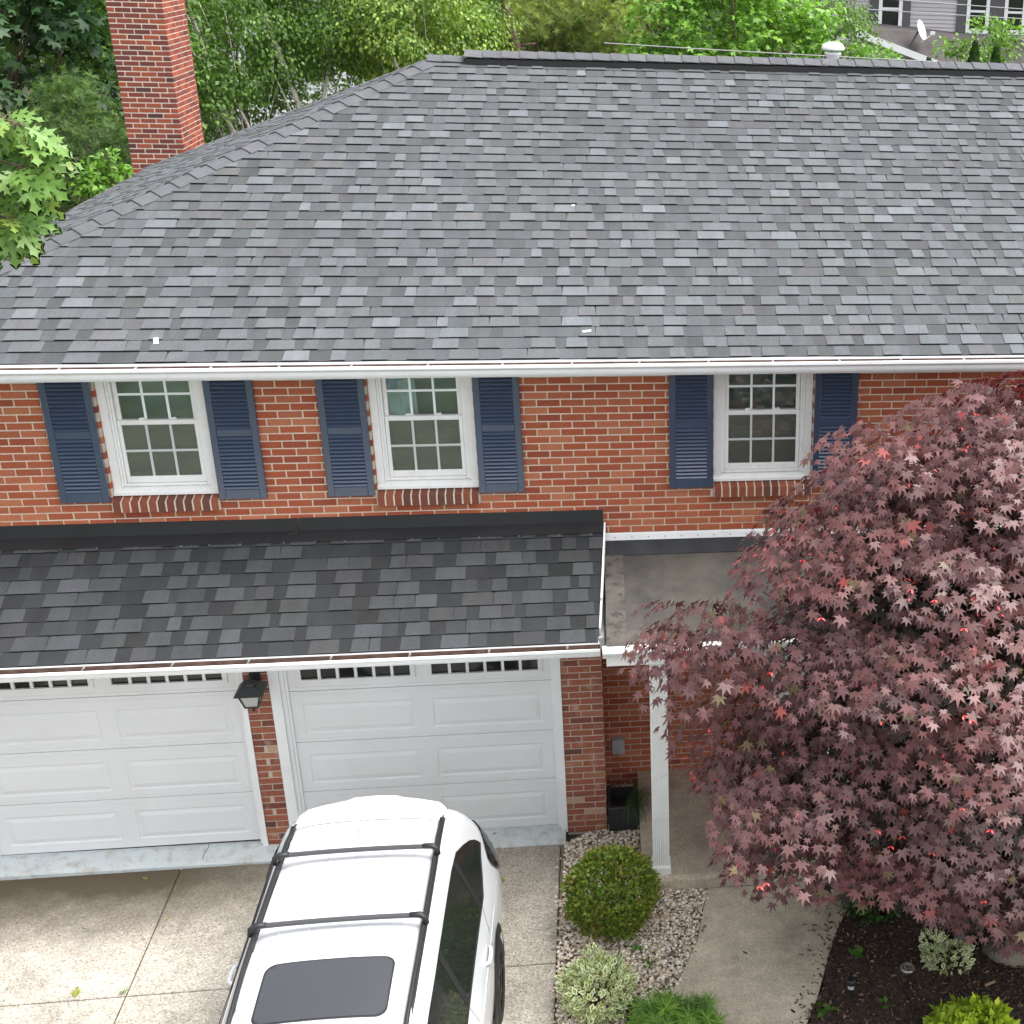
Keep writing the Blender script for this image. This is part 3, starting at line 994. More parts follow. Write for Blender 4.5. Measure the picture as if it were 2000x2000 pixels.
# cap shingles on the hips and the ridge
def cap_mesh(length, half, drop, lift):
    q = MB()
    # local: +x along the run (uphill), folded over z
    ring = [(-half, -drop), (-half * 0.5, -drop * 0.42), (0, 0.0), (half * 0.5, -drop * 0.42), (half, -drop)]
    th = 0.009
    for i in range(4):
        (y0, z0), (y1, z1) = ring[i], ring[i + 1]
        q.hexa([(0, y0, z0 + lift), (length, y0, z0), (length, y1, z1), (0, y1, z1 + lift),
                (0, y0, z0 + th + lift), (length, y0, z0 + th * 0.3), (length, y1, z1 + th * 0.3), (0, y1, z1 + th + lift)])
    o = q.build('cap_shingle', 'shingle_obj'); me = o.data
    bpy.data.objects.remove(o)
    return me
def caps(p0, p1, pitch, half, drop, lift, base):
    p0, p1 = Vector(p0), Vector(p1)
    d = (p1 - p0); L = d.length; d.normalize()
    side = Vector((0, 0, 1)).cross(d).normalized()
    up = d.cross(side)
    me = cap_mesh(pitch * 1.35, half, drop, lift)
    n = int(L / pitch)
    for i in range(n):
        p = p0 + d * (i * pitch) + up * base
        o = link('cap_shingle', me, roof)
        yaw = RND.uniform(-0.02, 0.02)
        d2 = (d + side * yaw).normalized(); s2 = up.cross(d2)
        mt = Matrix((d2, s2, up)).transposed().to_4x4()
        mt.translation = p
        o.matrix_world = mt
        o.color = (*jit((0.098, 0.101, 0.107), 0.10), 1)
hip_up = 0.012
caps((LX - 0.0, EY, EZ), (RX0, RY, RZ), 0.20, 0.125, 0.040, 0.010, hip_up)
caps((LX, BY, EZ), (RX0, RY, RZ), 0.20, 0.125, 0.040, 0.010, hip_up)
caps((RX0 - 0.10, RY, RZ), (3.64, RY, RZ), 0.16, 0.14, 0.05, 0.006, hip_up + 0.004)
caps((RXE, EY, EZ), (RXR, RY, RZ), 0.20, 0.125, 0.040, 0.010, hip_up)
caps((3.62, RY, RZ), (RXR, RY, RZ), 0.192, 0.165, 0.055, 0.008, 0.072)
# ridge vent under the caps
rv = MB()
rv.sweep([(RY - 0.16, RZ - 0.050), (RY + 0.16, RZ - 0.050), (RY + 0.16, RZ + 0.005), (RY, RZ + 0.066), (RY - 0.16, RZ + 0.005)], 3.64, RXR - 0.1)
rv.build('ridge_vent', 'black', roof)

# eave: drip edge, fascia, soffit, gutter
de = MB()
de.sweep([(EY - 0.010, EZ + 0.001), (EY - 0.010, EZ - 0.052), (EY - 0.004, EZ - 0.052), (EY + 0.03, EZ + 0.001)], LX, RXE)
de.build('drip_edge', 'white', house)
fa = MB()
fa.box(LX + 0.02, 12.5, EY + 0.012, EY + 0.035, EZ - 0.155, EZ - 0.031)
fa.box(LX + 0.02, 12.5, EY + 0.036, -0.001, EZ - 0.115, EZ - 0.100)
fa.build('soffit', 'white', house)
def k_gutter(x0, x1, yb, zt, depth, h, parent, hang_step, dz0=0.0):
    th = 0.003
    yf = yb - depth
    prof = [(yb, zt), (yb, zt - h), (yb - depth * 0.62, zt - h), (yb - depth * 0.70, zt - h * 0.80), (yb - depth * 0.72, zt - h * 0.52), (yf + 0.012, zt - h * 0.36), (yf, zt - h * 0.25), (yf, zt), (yf + 0.014, zt), (yf + 0.014, zt - 0.010),
            (yf + 0.005, zt - 0.012), (yf + 0.006, zt - h * 0.22), (yf + 0.018, zt - h * 0.34), (yb - depth * 0.66, zt - h * 0.52), (yb - depth * 0.62, zt - h + 0.006), (yb - th, zt - h + 0.006), (yb - th, zt)]
    g = MB(); g.sweep(prof, x0, x1, dz0, 0.0)
    go = g.build('gutter', 'white', parent)
    lin = MB()
    lin.poly([(x0, yb - th - 0.001, zt - 0.012 + dz0), (x1, yb - th - 0.001, zt - 0.012), (x1, yb - th - 0.001, zt - h + 0.01), (x0, yb - th - 0.001, zt - h + 0.01 + dz0)])
    lin.poly([(x0, yb - th - 0.001, zt - h * 0.72 + dz0), (x1, yb - th - 0.001, zt - h * 0.72), (x1, yb - depth * 0.66, zt - h * 0.72), (x0, yb - depth * 0.66, zt - h * 0.72 + dz0)])
    lin.build('gutter_dirt', 'gutter_inside', go)
    hm = MB()
    x = x0 + 0.3
    while x < x1 - 0.1:
        z = zt - 0.014 + dz0 * (x1 - x) / (x1 - x0)
        hm.box(x - 0.009, x + 0.009, yf + 0.012, yb - 0.005, z - 0.004, z)
        x += hang_step * RND.uniform(0.9, 1.1)
    hm.build('gutter_hangers', 'steel', go)
k_gutter(LX, 12.5, EY - 0.013, 4.727, 0.118, 0.098, house, 0.55, -0.006)
# lower eave
dl = MB()
dl.sweep([(LEY - 0.008, LEZ + 0.001), (LEY - 0.008, LEZ - 0.034), (LEY - 0.002, LEZ - 0.034), (LEY + 0.03, LEZ + 0.001)], -1.3, 2.92)
dl.sweep([(LEY - 0.011, LEZ + 0.002), (LEY - 0.011, LEZ - 0.037), (LEY - 0.009, LEZ - 0.037), (LEY + 0.03, LEZ + 0.002)], 2.90, 4.885)
dl.build('drip_edge', 'white', house)
fb = MB()
fb.box(-1.3, 4.86, LEY + 0.008, LEY + 0.030, LEZ - 0.135, LEZ - 0.006)
fb.box(-1.3, 4.86, LEY + 0.031, -0.42, LEZ - 0.130, LEZ - 0.115)
fb.build('soffit', 'white', house)
k_gutter(-1.3, 4.895, LEY - 0.012, 2.487, 0.118, 0.090, house, 0.62, -0.004)
# right rake trim of the lower roof
rk = MB()
for a, b in ((0.02, 0.66), (0.685, 0.90)):
    p0 = Vector((low_hi(LLEN * (1 - a)) + 0.004, -0.001 - a * 1.19, LEZ + (1.19 - a * 1.19) * math.tan(PL)))
    p1 = Vector((low_hi(LLEN * (1 - b)) + 0.004, -0.001 - b * 1.19, LEZ + (1.19 - b * 1.19) * math.tan(PL)))
    rk.hexa([(p1.x, p1.y, p1.z - 0.10), (p1.x + 0.013, p1.y, p1.z - 0.10), (p0.x + 0.013, p0.y, p0.z - 0.10), (p0.x, p0.y, p0.z - 0.10), (p1.x, p1.y, p1.z + 0.024), (p1.x + 0.013, p1.y, p1.z + 0.024), (p0.x + 0.013, p0.y, p0.z + 0.024), (p0.x, p0.y, p0.z + 0.024)])
rk.box(4.84, 4.93, LEY + 0.10, -0.01, 2.38, 2.475)
rk.build('rake_trim', 'white', house)
# black wall flashing in two lengths, with its bent joint and nails
jz = LEZ + 1.19 * math.tan(PL)
def flash(x0, x1, dz):
    f = MB()
    t = 0.003
    f.hexa([(x0, -0.024, jz - 0.004 + dz), (x1, -0.024, jz - 0.004 + dz), (x1, -0.002, jz - 0.004 + dz), (x0, -0.002, jz - 0.004 + dz), (x0, -0.010, jz + 0.118 + dz), (x1, -0.010, jz + 0.118 + dz), (x1, -0.002, jz + 0.124 + dz), (x0, -0.002, jz + 0.124 + dz)])
    c, s = math.cos(PL), math.sin(PL)
    for a in (0,):
        y0, z0 = -0.022, jz - 0.008 + 0.016 + dz
        y1, z1 = y0 - 0.125 * c, z0 - 0.125 * s
        f.hexa([(x0, y1, z1 - t), (x1, y1, z1 - t), (x1, y0, z0 - t), (x0, y0, z0 - t), (x0, y1, z1 + t), (x1, y1, z1 + t), (x1, y0, z0 + t), (x0, y0, z0 + t)])
    return f.build('wall_flashing', 'black_metal', house)
f1 = flash(-1.3, 2.312, 0.0)
f2 = flash(2.322, 4.945, 0.003)
bent = MB()
bent.poly([(2.20, -0.070, jz - 0.012), (2.318, -0.075, jz - 0.008), (2.318, -0.020, jz + 0.030), (2.26, -0.045, jz + 0.012)])
bent.build('bent_corner', 'black_metal', f1)
nl = MB()
x = -1.0
while x < 4.9:
    yy = -0.130 + RND.uniform(-0.004, 0.004)
    zz = jz - 0.030 - 0.02
    nl.lathe([(0.0, zz + 0.006), (0.008, zz + 0.004), (0.009, zz - 0.004)], x, yy, 8)
    x += RND.uniform(0.22, 0.36)
nl.build('nail_heads', 'nail', f2)

# ------------------------------------------------------------------ porch roof, trim, post
PRX1 = 9.6
pr = MB()
pr.hexa([(4.945, -1.38, 2.44), (PRX1, -1.38, 2.44), (PRX1, 0.0, 2.70), (4.945, 0.0, 2.70), (4.945, -1.38, 2.533), (PRX1, -1.38, 2.533), (PRX1, 0.0, 2.80), (4.975, 0.0, 2.80)])
porch_roof = pr.build('porch_roof', 'rubber_grey', house)
lp = MB()
def pz(y): return 2.80 + y * (2.80 - 2.533) / 1.38
def strip(x0, x1, y0, y1, h=0.006):
    lp.hexa([(x0, y0, pz(y0) - 0.002), (x1, y0, pz(y0) - 0.002), (x1, y1, pz(y1) - 0.002), (x0, y1, pz(y1) - 0.002), (x0, y0, pz(y0) + h), (x1, y0, pz(y0) + h), (x1, y1, pz(y1) + h), (x0, y1, pz(y1) + h)])
strip(4.950, 5.115, -1.375, -0.04)
strip(5.116, PRX1, -1.375, -1.17, 0.004)
lp.build('membrane_lap', 'rubber_lap', porch_roof)
ub = MB()
ub.hexa([(4.965, -0.10, pz(-0.10) - 0.002), (PRX1, -0.10, pz(-0.10) - 0.002), (PRX1, -0.002, 2.80), (4.965, -0.002, 2.80), (4.965, -0.10, pz(-0.10) + 0.008), (PRX1, -0.10, pz(-0.10) + 0.008), (PRX1, -0.002, 2.915), (4.965, -0.002, 2.915)])
ub.build('wall_membrane', 'rubber_black', porch_roof)
wf = MB()
wf.hexa([(4.955, -0.022, 2.900), (PRX1, -0.022, 2.900), (PRX1, -0.002, 2.900), (4.955, -0.002, 2.900), (4.955, -0.013, 2.962), (PRX1, -0.013, 2.962), (PRX1, -0.002, 2.966), (4.955, -0.002, 2.966)])
wf.build('counter_flashing', 'white', porch_roof)
nn = MB()
x = 5.05
while x < 9:
    nn.lathe([(0.0, 2.934), (0.005, 2.932), (0.005, 2.926)], x, -0.020, 6); x += 0.15
nn.build('rivets', 'bar_grey', porch_roof)
fs = MB()
fs.sweep([(-1.36, 2.437), (-1.36, 2.533 + 0.008), (-1.415, 2.533), (-1.425, 2.500), (-1.418, 2.478), (-1.400, 2.462), (-1.395, 2.440)], 4.915, PRX1)
fs.sweep([(-1.10, 2.360), (-1.10, 2.436), (-1.385, 2.436), (-1.385, 2.360)], 4.945, PRX1)
fs.build('porch_fascia', 'trim', porch_roof)
ce = MB(); ce.box(4.90, PRX1, -1.10, 0.34, 2.37, 2.385)
ce.build('porch_ceiling', 'white', porch_roof)

# fluted porch post
po = MB()
cx, cy, hw = 5.376, -1.255, 0.0735
ring = []
nfl = 7
def side_pts():
    pts = [(-hw, 0)]
    usable = 2 * hw - 0.024
    pw = usable / nfl
    for i in range(nfl):
        x = -hw + 0.012 + i * pw
        pts += [(x + pw * 0.18, 0), (x + pw * 0.30, 0.006), (x + pw * 0.70, 0.006), (x + pw * 0.82, 0)]
    return pts
sp = side_pts()
for k in range(4):
    c, s = math.cos(k * math.pi / 2), math.sin(k * math.pi / 2)
    for u, d in sp:
        x, y = u, -hw + d
        ring.append((cx + x * c - y * s, cy + x * s + y * c))
n = len(ring)
base_i = len(po.v)
po.v += [(x, y, 0.175) for x, y in ring] + [(x, y, 2.37) for x, y in ring]
for i in range(n):
    j = (i + 1) % n
    po.f.append((i, j, n + j, n + i)); po.c.append((1, 1, 1))
post = po.build('porch_post', 'trim', house)
pb = MB()
q = 0.088
pb.box(cx - q, cx + q, cy - q, cy + q, 0.151, 0.215)
q2 = 0.080
pb.hexa([(cx - q, cy - q, 0.2151), (cx + q, cy - q, 0.2151), (cx + q, cy + q, 0.2151), (cx - q, cy + q, 0.2151), (cx - q2, cy - q2, 0.235), (cx + q2, cy - q2, 0.235), (cx + q2, cy + q2, 0.235), (cx - q2, cy + q2, 0.235)])
pb.build('post_base', 'trim', post)

# ------------------------------------------------------------------ ground floor: garage front
GY = -0.414
g_wall = MB()
PIERS = [(-1.35, -0.600, 0), (1.783, 1.989, 1), (4.520, 4.893, 2)]
g_b = MB()
nrow = 36
pier_bricks = []
for (x0, x1, kind) in PIERS:
    for k in range(-8, 29):
        zc = 1.859 - k * CH
        if zc < -0.02:
            continue
        if kind == 1:
            if k % 2 == 0:
                pier_bricks.append((x0, x1, zc))
            else:
                m_ = (x0 + x1) / 2 - 0.004 + RND.uniform(-0.012, 0.012)
                g = 0.006 + (0.012 if RND.random() < 0.25 else 0)
                pier_bricks += [(x0, m_ - g, zc), (m_ + g, x1, zc)]
        else:
            off = 4.686 + (0 if k % 2 == 0 else BW / 2)
            x = off + math.floor((x0 - off) / BW) * BW
            while x < x1:
                a = max(x + 0.005, x0); b = min(x + BW - 0.005, x1)
                if b - a > 0.025:
                    pier_bricks.append((a, b, zc))
                x += BW
# side of the right pier, towards the porch
for (x0, x1, kind), lab in zip(PIERS, ('brick pier left of the garage doors', 'narrow brick pier between the garage doors', 'wide brick pier at the porch')):
    q = MB(); q.box(x0 + 0.003, x1 - 0.003, GY + 0.007, GY + 0.12, -0.03, 2.40)
    gp = tag(q.build('garage_pier', 'mortar_grey', house), lab)
    q = MB()
    for a, b, zc in pier_bricks:
        if x0 - 0.01 < (a + b) / 2 < x1 + 0.01:
            yj = GY + RND.uniform(-0.0015, 0.0015)
            q.cbox(a, b, yj, GY + 0.11, zc - BH / 2, zc + BH / 2, 0.0035, pick(BROWN))
    tag(q.build('brickwork', 'brick_pale_attr', gp), kind='stuff')

# garage doors
def garage_door(x0, x1, zb, lab):
    yd = -0.354
    sec = 0.5334
    root = MB(); root.box(x0, x1, yd + 0.03, yd + 0.045, zb, zb + 4 * sec)
    d = root.build('garage_door', 'door_white', house)
    tag(d, lab)
    w = x1 - x0
    for s in range(4):
        z0 = zb + s * sec + 0.003; z1 = zb + (s + 1) * sec - 0.003
        q = MB()
        # panel skin with two embossed (or glazed) fields
        fx = [(x0 + 0.105, x0 + w / 2 - 0.072), (x0 + w / 2 + 0.072, x1 - 0.105)]
        fz = (z0 + 0.088, z1 - 0.133) if s < 3 else (z0 + 0.116, z0 + 0.290)
        def P(x, z, y): return (x, y, z)
        xs = [x0, fx[0][0], fx[0][1], fx[1][0], fx[1][1], x1]
        zs = [z0, fz[0], fz[1], z1]
        for i in range(5):
            for j in range(3):
                if i in (1, 3) and j == 1:
                    continue
                q.poly([P(xs[i], zs[j], yd), P(xs[i + 1], zs[j], yd), P(xs[i + 1], zs[j + 1], yd), P(xs[i], zs[j + 1], yd)])
        # lips of the section
        q.poly([P(x0, z0, yd), P(x1, z0, yd), P(x1, z0, yd + 0.03), P(x0, z0, yd + 0.03)])
        q.poly([P(x0, z1, yd), P(x0, z1, yd + 0.03), P(x1, z1, yd + 0.03), P(x1, z1, yd)])
        # fine pressed lines near the section joints
        if s > 0:
            q.box(x0, x1, yd - 0.003, yd - 0.0001, z0 + 0.030, z0 + 0.036)
        if s < 3:
            q.box(x0, x1, yd - 0.003, yd - 0.0001, z1 - 0.042, z1 - 0.036)
        if s < 3:
            for (a, b) in fx:
                rings = [(0.0, 0.0), (0.012, 0.007), (0.024, 0.007), (0.060, -0.002)]
                for (i0, y0_), (i1, y1_) in zip(rings[:-1], rings[1:]):
                    o_ = [(a + i0, fz[0] + i0), (b - i0, fz[0] + i0), (b - i0, fz[1] - i0), (a + i0, fz[1] - i0)]
                    n_ = [(a + i1, fz[0] + i1), (b - i1, fz[0] + i1), (b - i1, fz[1] - i1), (a + i1, fz[1] - i1)]
                    for e_ in range(4):
                        e2 = (e_ + 1) % 4
                        q.poly([P(*o_[e_], yd + y0_), P(*o_[e2], yd + y0_), P(*n_[e2], yd + y1_), P(*n_[e_], yd + y1_)])
                i1 = 0.060
                q.poly([P(a + i1, fz[0] + i1, yd - 0.002), P(b - i1, fz[0] + i1, yd - 0.002), P(b - i1, fz[1] - i1, yd - 0.002), P(a + i1, fz[1] - i1, yd - 0.002)])
        else:
            for (a, b) in fx:
                # moulded frame round six lights
                q.box(a - 0.018, b + 0.018, yd - 0.016, yd - 0.0002, fz[0] - 0.022, fz[0] - 0.0005)
                q.box(a - 0.018, b + 0.018, yd - 0.016, yd - 0.0002, fz[1] + 0.0005, fz[1] + 0.022)
                q.box(a - 0.018, a + 0.022, yd - 0.0155, yd + 0.02, fz[0], fz[1])
                q.box(b - 0.022, b + 0.018, yd - 0.0155, yd + 0.02, fz[0], fz[1])
                n_ = 6; pw = (b - a - 0.044) / n_
                for k in range(1, n_):
                    xm = a + 0.022 + k * pw
                    q.box(xm - 0.013, xm + 0.013, yd - 0.010, yd + 0.02, fz[0], fz[1])
        so = q.build('door_section', 'door_white', d)
        if s == 3:
            for (a, b) in fx:
                pw = (b - a - 0.044) / 6
                for k in range(6):
                    p = MB(); p.box(a + 0.022 + k * pw, a + 0.022 + (k + 1) * pw, yd + 0.012, yd + 0.016, fz[0] - 0.001, fz[1] + 0.001)
                    p.build('pane', 'dark_glass', d)
    wt = MB(); wt.box(x0, x1, yd + 0.002, yd + 0.028, zb - 0.010, zb - 0.0005)
    wt.build('weather_strip', 'black', d)
    return d
garage_door(-0.545, 1.722, 0.103, 'garage door of the empty left bay')
garage_door(2.126, 4.445, 0.066, 'garage door behind the parked white car')
ct = MB()
for (x0, x1, y0, zb) in ((-0.605, -0.560, GY - 0.012, 0.03), (1.737, 1.7825, GY - 0.012, 0.045), (1.991, 2.078, GY - 0.012, 0.045), (4.456, 4.5195, GY - 0.012, 0.02)):
    ct.box(x0, x1, y0, GY + 0.10, zb, 2.40)
for (x0, x1) in ((-0.5595, -0.535), (1.712, 1.7365), (2.0785, 2.112), (4.432, 4.4555)):
    ct.box(x0, x1, GY + 0.022, GY + 0.058, 0.062, 2.40)
ct.box(2.1125, 2.135, GY + 0.038, GY + 0.058, 0.09, 2.40)
ct.box(-0.60, 1.78, GY - 0.010, GY + 0.05, 2.27, 2.40)
ct.box(1.992, 4.518, GY - 0.010, GY + 0.05, 2.27, 2.40)
ct.build('door_casing', 'white', house)
dark = MB(); dark.box(-0.60, 4.52, -0.29, -0.27, 0.1, 2.4)
dark.build('garage_inside', 'black', house)

# entry wall under the porch
EWY = 0.35
ew = MB(); ew.box(4.887, 6.55, EWY + 0.007, EWY + 0.1, -0.03, 2.40); ew.box(7.55, 9.6, EWY + 0.007, EWY + 0.1, -0.03, 2.40); ew.box(6.55, 7.55, EWY + 0.007, EWY + 0.1, 2.24, 2.40)
entry = ew.build('entry_wall', 'mortar_grey', house)
eb = MB()
for k in range(-9, 30):
    zc = 1.859 - k * CH
    if zc < 0:
        continue
    off = 4.94 + (0 if k % 2 else BW / 2)
    for s, t in split(4.89, 9.6, [(6.55, 7.55)] if zc < 2.24 else []):
        x = off + math.floor((s - off) / BW) * BW
        while x < t:
            a = max(x + 0.005, s); b = min(x + BW - 0.005, t)
            if b - a > 0.025:
                eb.cbox(a, b, EWY + RND.uniform(-0.0015, 0.0015), EWY + 0.095, zc - BH / 2, zc + BH / 2, 0.0035, pick(RED))
            x += BW
tag(eb.build('brickwork', 'brick_attr', entry), kind='stuff')
sw = MB(); sw.box(4.887, 4.892, GY + 0.12, EWY, -0.03, 2.40)
sw.build('pier_side', 'brick_tex', house)
fd = MB()
fd.box(6.56, 6.64, EWY - 0.02, EWY + 0.1, 0.155, 2.235); fd.box(7.46, 7.54, EWY - 0.02, EWY + 0.1, 0.155, 2.235); fd.box(6.641, 7.459, EWY - 0.02, EWY + 0.1, 2.16, 2.235)
fdo = fd.build('front_door', 'white', house)
fp = MB()
fp.box(6.641, 7.459, EWY + 0.04, EWY + 0.08, 0.16, 2.159)
for zz in ((0.3, 0.9), (1.0, 1.45), (1.55, 2.02)):
    for xx in ((6.74, 7.02), (7.08, 7.36)):
        fp.cbox(xx[0], xx[1], EWY + 0.03, EWY + 0.041, zz[0], zz[1], 0.008)
fp.build('door_leaf', 'white', fdo)
# dryer-style steel vent hood on the entry wall
vh = MB()
vh.hexa([(4.962, EWY - 0.085, 0.42), (5.084, EWY - 0.085, 0.42), (5.084, EWY + 0.001, 0.42), (4.962, EWY + 0.001, 0.42), (4.962, EWY - 0.050, 0.56), (5.084, EWY - 0.050, 0.56), (5.084, EWY + 0.001, 0.575), (4.962, EWY + 0.001, 0.575)])
vh.build('vent_hood', 'hood_grey', house)

# chimney behind the back corner
ch0x, ch1x, ch0y, ch1y = -1.39, -0.678, 9.02, 10.10
cm = MB(); cm.box(ch0x + 0.006, ch1x - 0.006, ch0y + 0.006, ch1y - 0.006, -0.03, 8.4)
chim = cm.build('chimney', 'mortar', house)
cbk = MB()
k = 0
z = 0.04
while z < 8.35:
    odd = k % 2
    n_ = 3.5
    x = ch0x - (BW / 2 if odd else 0)
    while x < ch1x:
        a, b = max(x + 0.007, ch0x), min(x + BW - 0.007, ch1x)
        if b - a > 0.03:
            cbk.cbox(a, b, ch0y + RND.uniform(-0.002, 0.002), ch0y + 0.09, z, z + BH - 0.003, 0.0035, pick(CHIM))
        x += BW
    hdr = (k % 6 in (0, 1)) or RND.random() < 0.3
    st = 0.102 if hdr else BW
    y = ch0y + 0.001 - (st / 2 if odd else 0)
    while y < ch1y:
        a, b = max(y + 0.007, ch0y + 0.003), min(y + st - 0.007, ch1y)
        if b - a > 0.03:
            t = pick(CHIM)
            cbk.hexa([(ch1x - 0.08, a, z), (ch1x + RND.uniform(-0.002, 0.002), a, z), (ch1x, b, z), (ch1x - 0.08, b, z), (ch1x - 0.08, a, z + BH), (ch1x, a, z + BH), (ch1x, b, z + BH), (ch1x - 0.08, b, z + BH)], t)
        y += st
    z += CH; k += 1
tag(cbk.build('brickwork', 'brick_attr', chim), kind='stuff')
cc = MB(); cc.box(ch0x - 0.08, ch1x + 0.08, ch0y - 0.08, ch1y + 0.08, 8.40, 8.52)
cc.build('chimney_cap', 'mortar_grey', chim)

# white mushroom vent standing behind the ridge
v = empty('roof_vent', (7.80, 5.5, 6.22), 'white mushroom-cap vent showing just above the ridge', 'roof vent')
q = MB(); q.lathe([(0.075, 6.15), (0.075, 6.70), (0.10, 6.715), (0.10, 6.735), (0.06, 6.745)], 7.80, 5.5, 20)
q.build('neck', 'white', v, (7.80, 5.5, 6.22), True)
q = MB(); q.lathe([(0.05, 6.76), (0.135, 6.765), (0.14, 6.785), (0.12, 6.825), (0.07, 6.85), (0.0, 6.857)], 7.80, 5.5, 24)
q.build('cap', 'white', v, (7.80, 5.5, 6.22), True)

# ------------------------------------------------------------------ wall lantern on the narrow pier
LO = (1.885, -0.43, 1.86)
ln = empty('wall_lantern', LO, 'black four-sided coach lantern on the narrow brick pier between the garage doors', 'lantern')
lx, ly = 1.885, -0.60
q = MB()
q.box(lx - 0.045, lx + 0.045, GY - 0.016, GY - 0.001, 1.74, 1.95)
q.tube([(lx, GY - 0.015, 1.86), (lx, GY - 0.06, 1.90), (lx, ly + 0.03, 1.935), (lx, ly, 1.93)], 0.012, 8)
q.build('bracket', 'lantern_black', ln, LO)
q = MB()
r0, r1 = 0.118, 0.050
for zA, zB, a, b in ((1.832, 1.84, 0.118, 0.118), (1.84, 1.905, 0.118, 0.062)):
    q.hexa([(lx - a, ly - a, zA), (lx + a, ly - a, zA), (lx + a, ly + a, zA), (lx - a, ly + a, zA), (lx - b, ly - b, zB), (lx + b, ly - b, zB), (lx + b, ly + b, zB), (lx - b, ly + b, zB)])
q.lathe([(0.062, 1.9055), (0.055, 1.925), (0.03, 1.945), (0.016, 1.952), (0.010, 1.96), (0.016, 1.968), (0.012, 1.98), (0.0, 1.986)], lx, ly, 16)
q.build('roof', 'lantern_black', ln, LO)
q = MB()
zt_, zb_ = 1.832, 1.705
for sx in (-1, 1):
    for sy in (-1, 1):
        q.tube([(lx + sx * 0.088, ly + sy * 0.088, zt_), (lx + sx * 0.055, ly + sy * 0.055, zb_)], 0.007, 6)
q.box(lx - 0.060, lx + 0.060, ly - 0.060, ly + 0.060, zb_ - 0.012, zb_)
q.lathe([(0.03, 1.693), (0.018, 1.680), (0.024, 1.668), (0.012, 1.650), (0.017, 1.640), (0.0, 1.622)], lx, ly, 12)
q.build('cage', 'lantern_black', ln, LO)
a, b = 0.084, 0.052
A = [(lx - a, ly - a), (lx + a, ly - a), (lx + a, ly + a), (lx - a, ly + a)]
B = [(lx - b, ly - b), (lx + b, ly - b), (lx + b, ly + b), (lx - b, ly + b)]
for k in range(4):
    k2 = (k + 1) % 4
    q = MB()
    q.poly([(B[k][0], B[k][1], zb_), (B[k2][0], B[k2][1], zb_), (A[k2][0], A[k2][1], zt_), (A[k][0], A[k][1], zt_)])
    q.build('pane', 'frosted', ln, LO)

# ------------------------------------------------------------------ white car, tail to the garage
CO = (3.10, -3.9, 0.0)
car = empty('parked_car', CO, 'white estate SUV with black roof rails and crossbars parked tail towards the garage', 'car')
CXc = 3.10
# stations along the car (world y) with half-section points (x, z) from the sill up to the roof centre
ST = [
    (-1.545, [(0.60, 0.34), (0.66, 0.44), (0.66, 0.58), (0.62, 0.70), (0.56, 0.74), (0.45, 0.76), (0.25, 0.765), (0.0, 0.77)]),
    (-1.60, [(0.74, 0.30), (0.80, 0.46), (0.80, 0.64), (0.75, 0.82), (0.70, 0.92), (0.58, 0.97), (0.30, 0.98), (0.0, 0.985)]),
    (-1.74, [(0.84, 0.27), (0.895, 0.48), (0.895, 0.72), (0.84, 0.98), (0.74, 1.13), (0.62, 1.19), (0.32, 1.21), (0.0, 1.215)]),
    (-1.98, [(0.88, 0.25), (0.930, 0.50), (0.930, 0.78), (0.865, 1.02), (0.70, 1.38), (0.615, 1.475), (0.33, 1.51), (0.0, 1.515)]),
    (-2.22, [(0.89, 0.24), (0.945, 0.52), (0.945, 0.82), (0.850, 1.03), (0.675, 1.47), (0.575, 1.60), (0.33, 1.635), (0.0, 1.64)]),
    (-2.50, [(0.90, 0.24), (0.950, 0.53), (0.950, 0.84), (0.835, 1.03), (0.665, 1.495), (0.575, 1.630), (0.33, 1.665), (0.0, 1.672)]),
    (-3.00, [(0.90, 0.24), (0.948, 0.53), (0.945, 0.85), (0.825, 1.03), (0.660, 1.505), (0.580, 1.640), (0.34, 1.682), (0.0, 1.690)]),
    (-3.60, [(0.90, 0.24), (0.940, 0.53), (0.940, 0.85), (0.820, 1.03), (0.660, 1.510), (0.582, 1.645), (0.34, 1.690), (0.0, 1.698)]),
    (-4.30, [(0.90, 0.24), (0.940, 0.53), (0.940, 0.84), (0.820, 1.02), (0.660, 1.500), (0.578, 1.632), (0.34, 1.676), (0.0, 1.684)]),
    (-4.80, [(0.90, 0.24), (0.940, 0.53), (0.940, 0.83), (0.822, 1.01), (0.655, 1.460), (0.560, 1.575), (0.33, 1.615), (0.0, 1.622)]),
    (-5.30, [(0.90, 0.24), (0.945, 0.53), (0.945, 0.82), (0.840, 1.00), (0.720, 1.180), (0.600, 1.240), (0.33, 1.275), (0.0, 1.285)]),
    (-5.60, [(0.90, 0.24), (0.948, 0.53), (0.945, 0.82), (0.850, 0.97), (0.770, 1.030), (0.640, 1.060), (0.33, 1.080), (0.0, 1.085)]),
    (-6.05, [(0.86, 0.26), (0.915, 0.52), (0.910, 0.78), (0.820, 0.91), (0.730, 0.960), (0.600, 0.990), (0.33, 1.005), (0.0, 1.010)]),
    (-6.32, [(0.72, 0.30), (0.78, 0.48), (0.780, 0.66), (0.720, 0.76), (0.640, 0.820), (0.520, 0.850), (0.30, 0.865), (0.0, 0.870)]),
    (-6.40, [(0.60, 0.36), (0.64, 0.46), (0.640, 0.56), (0.600, 0.62), (0.540, 0.660), (0.440, 0.680), (0.25, 0.690), (0.0, 0.695)]),
]
NP = 15
Vc = []; Fc = []
for y, half in ST:
    row = [(-x, z) for x, z in half[:-1]] + [half[-1]] + [(x, z) for x, z in reversed(half[:-1])]
    Vc += [(CXc + x - CO[0], y - CO[1], z) for x, z in row]
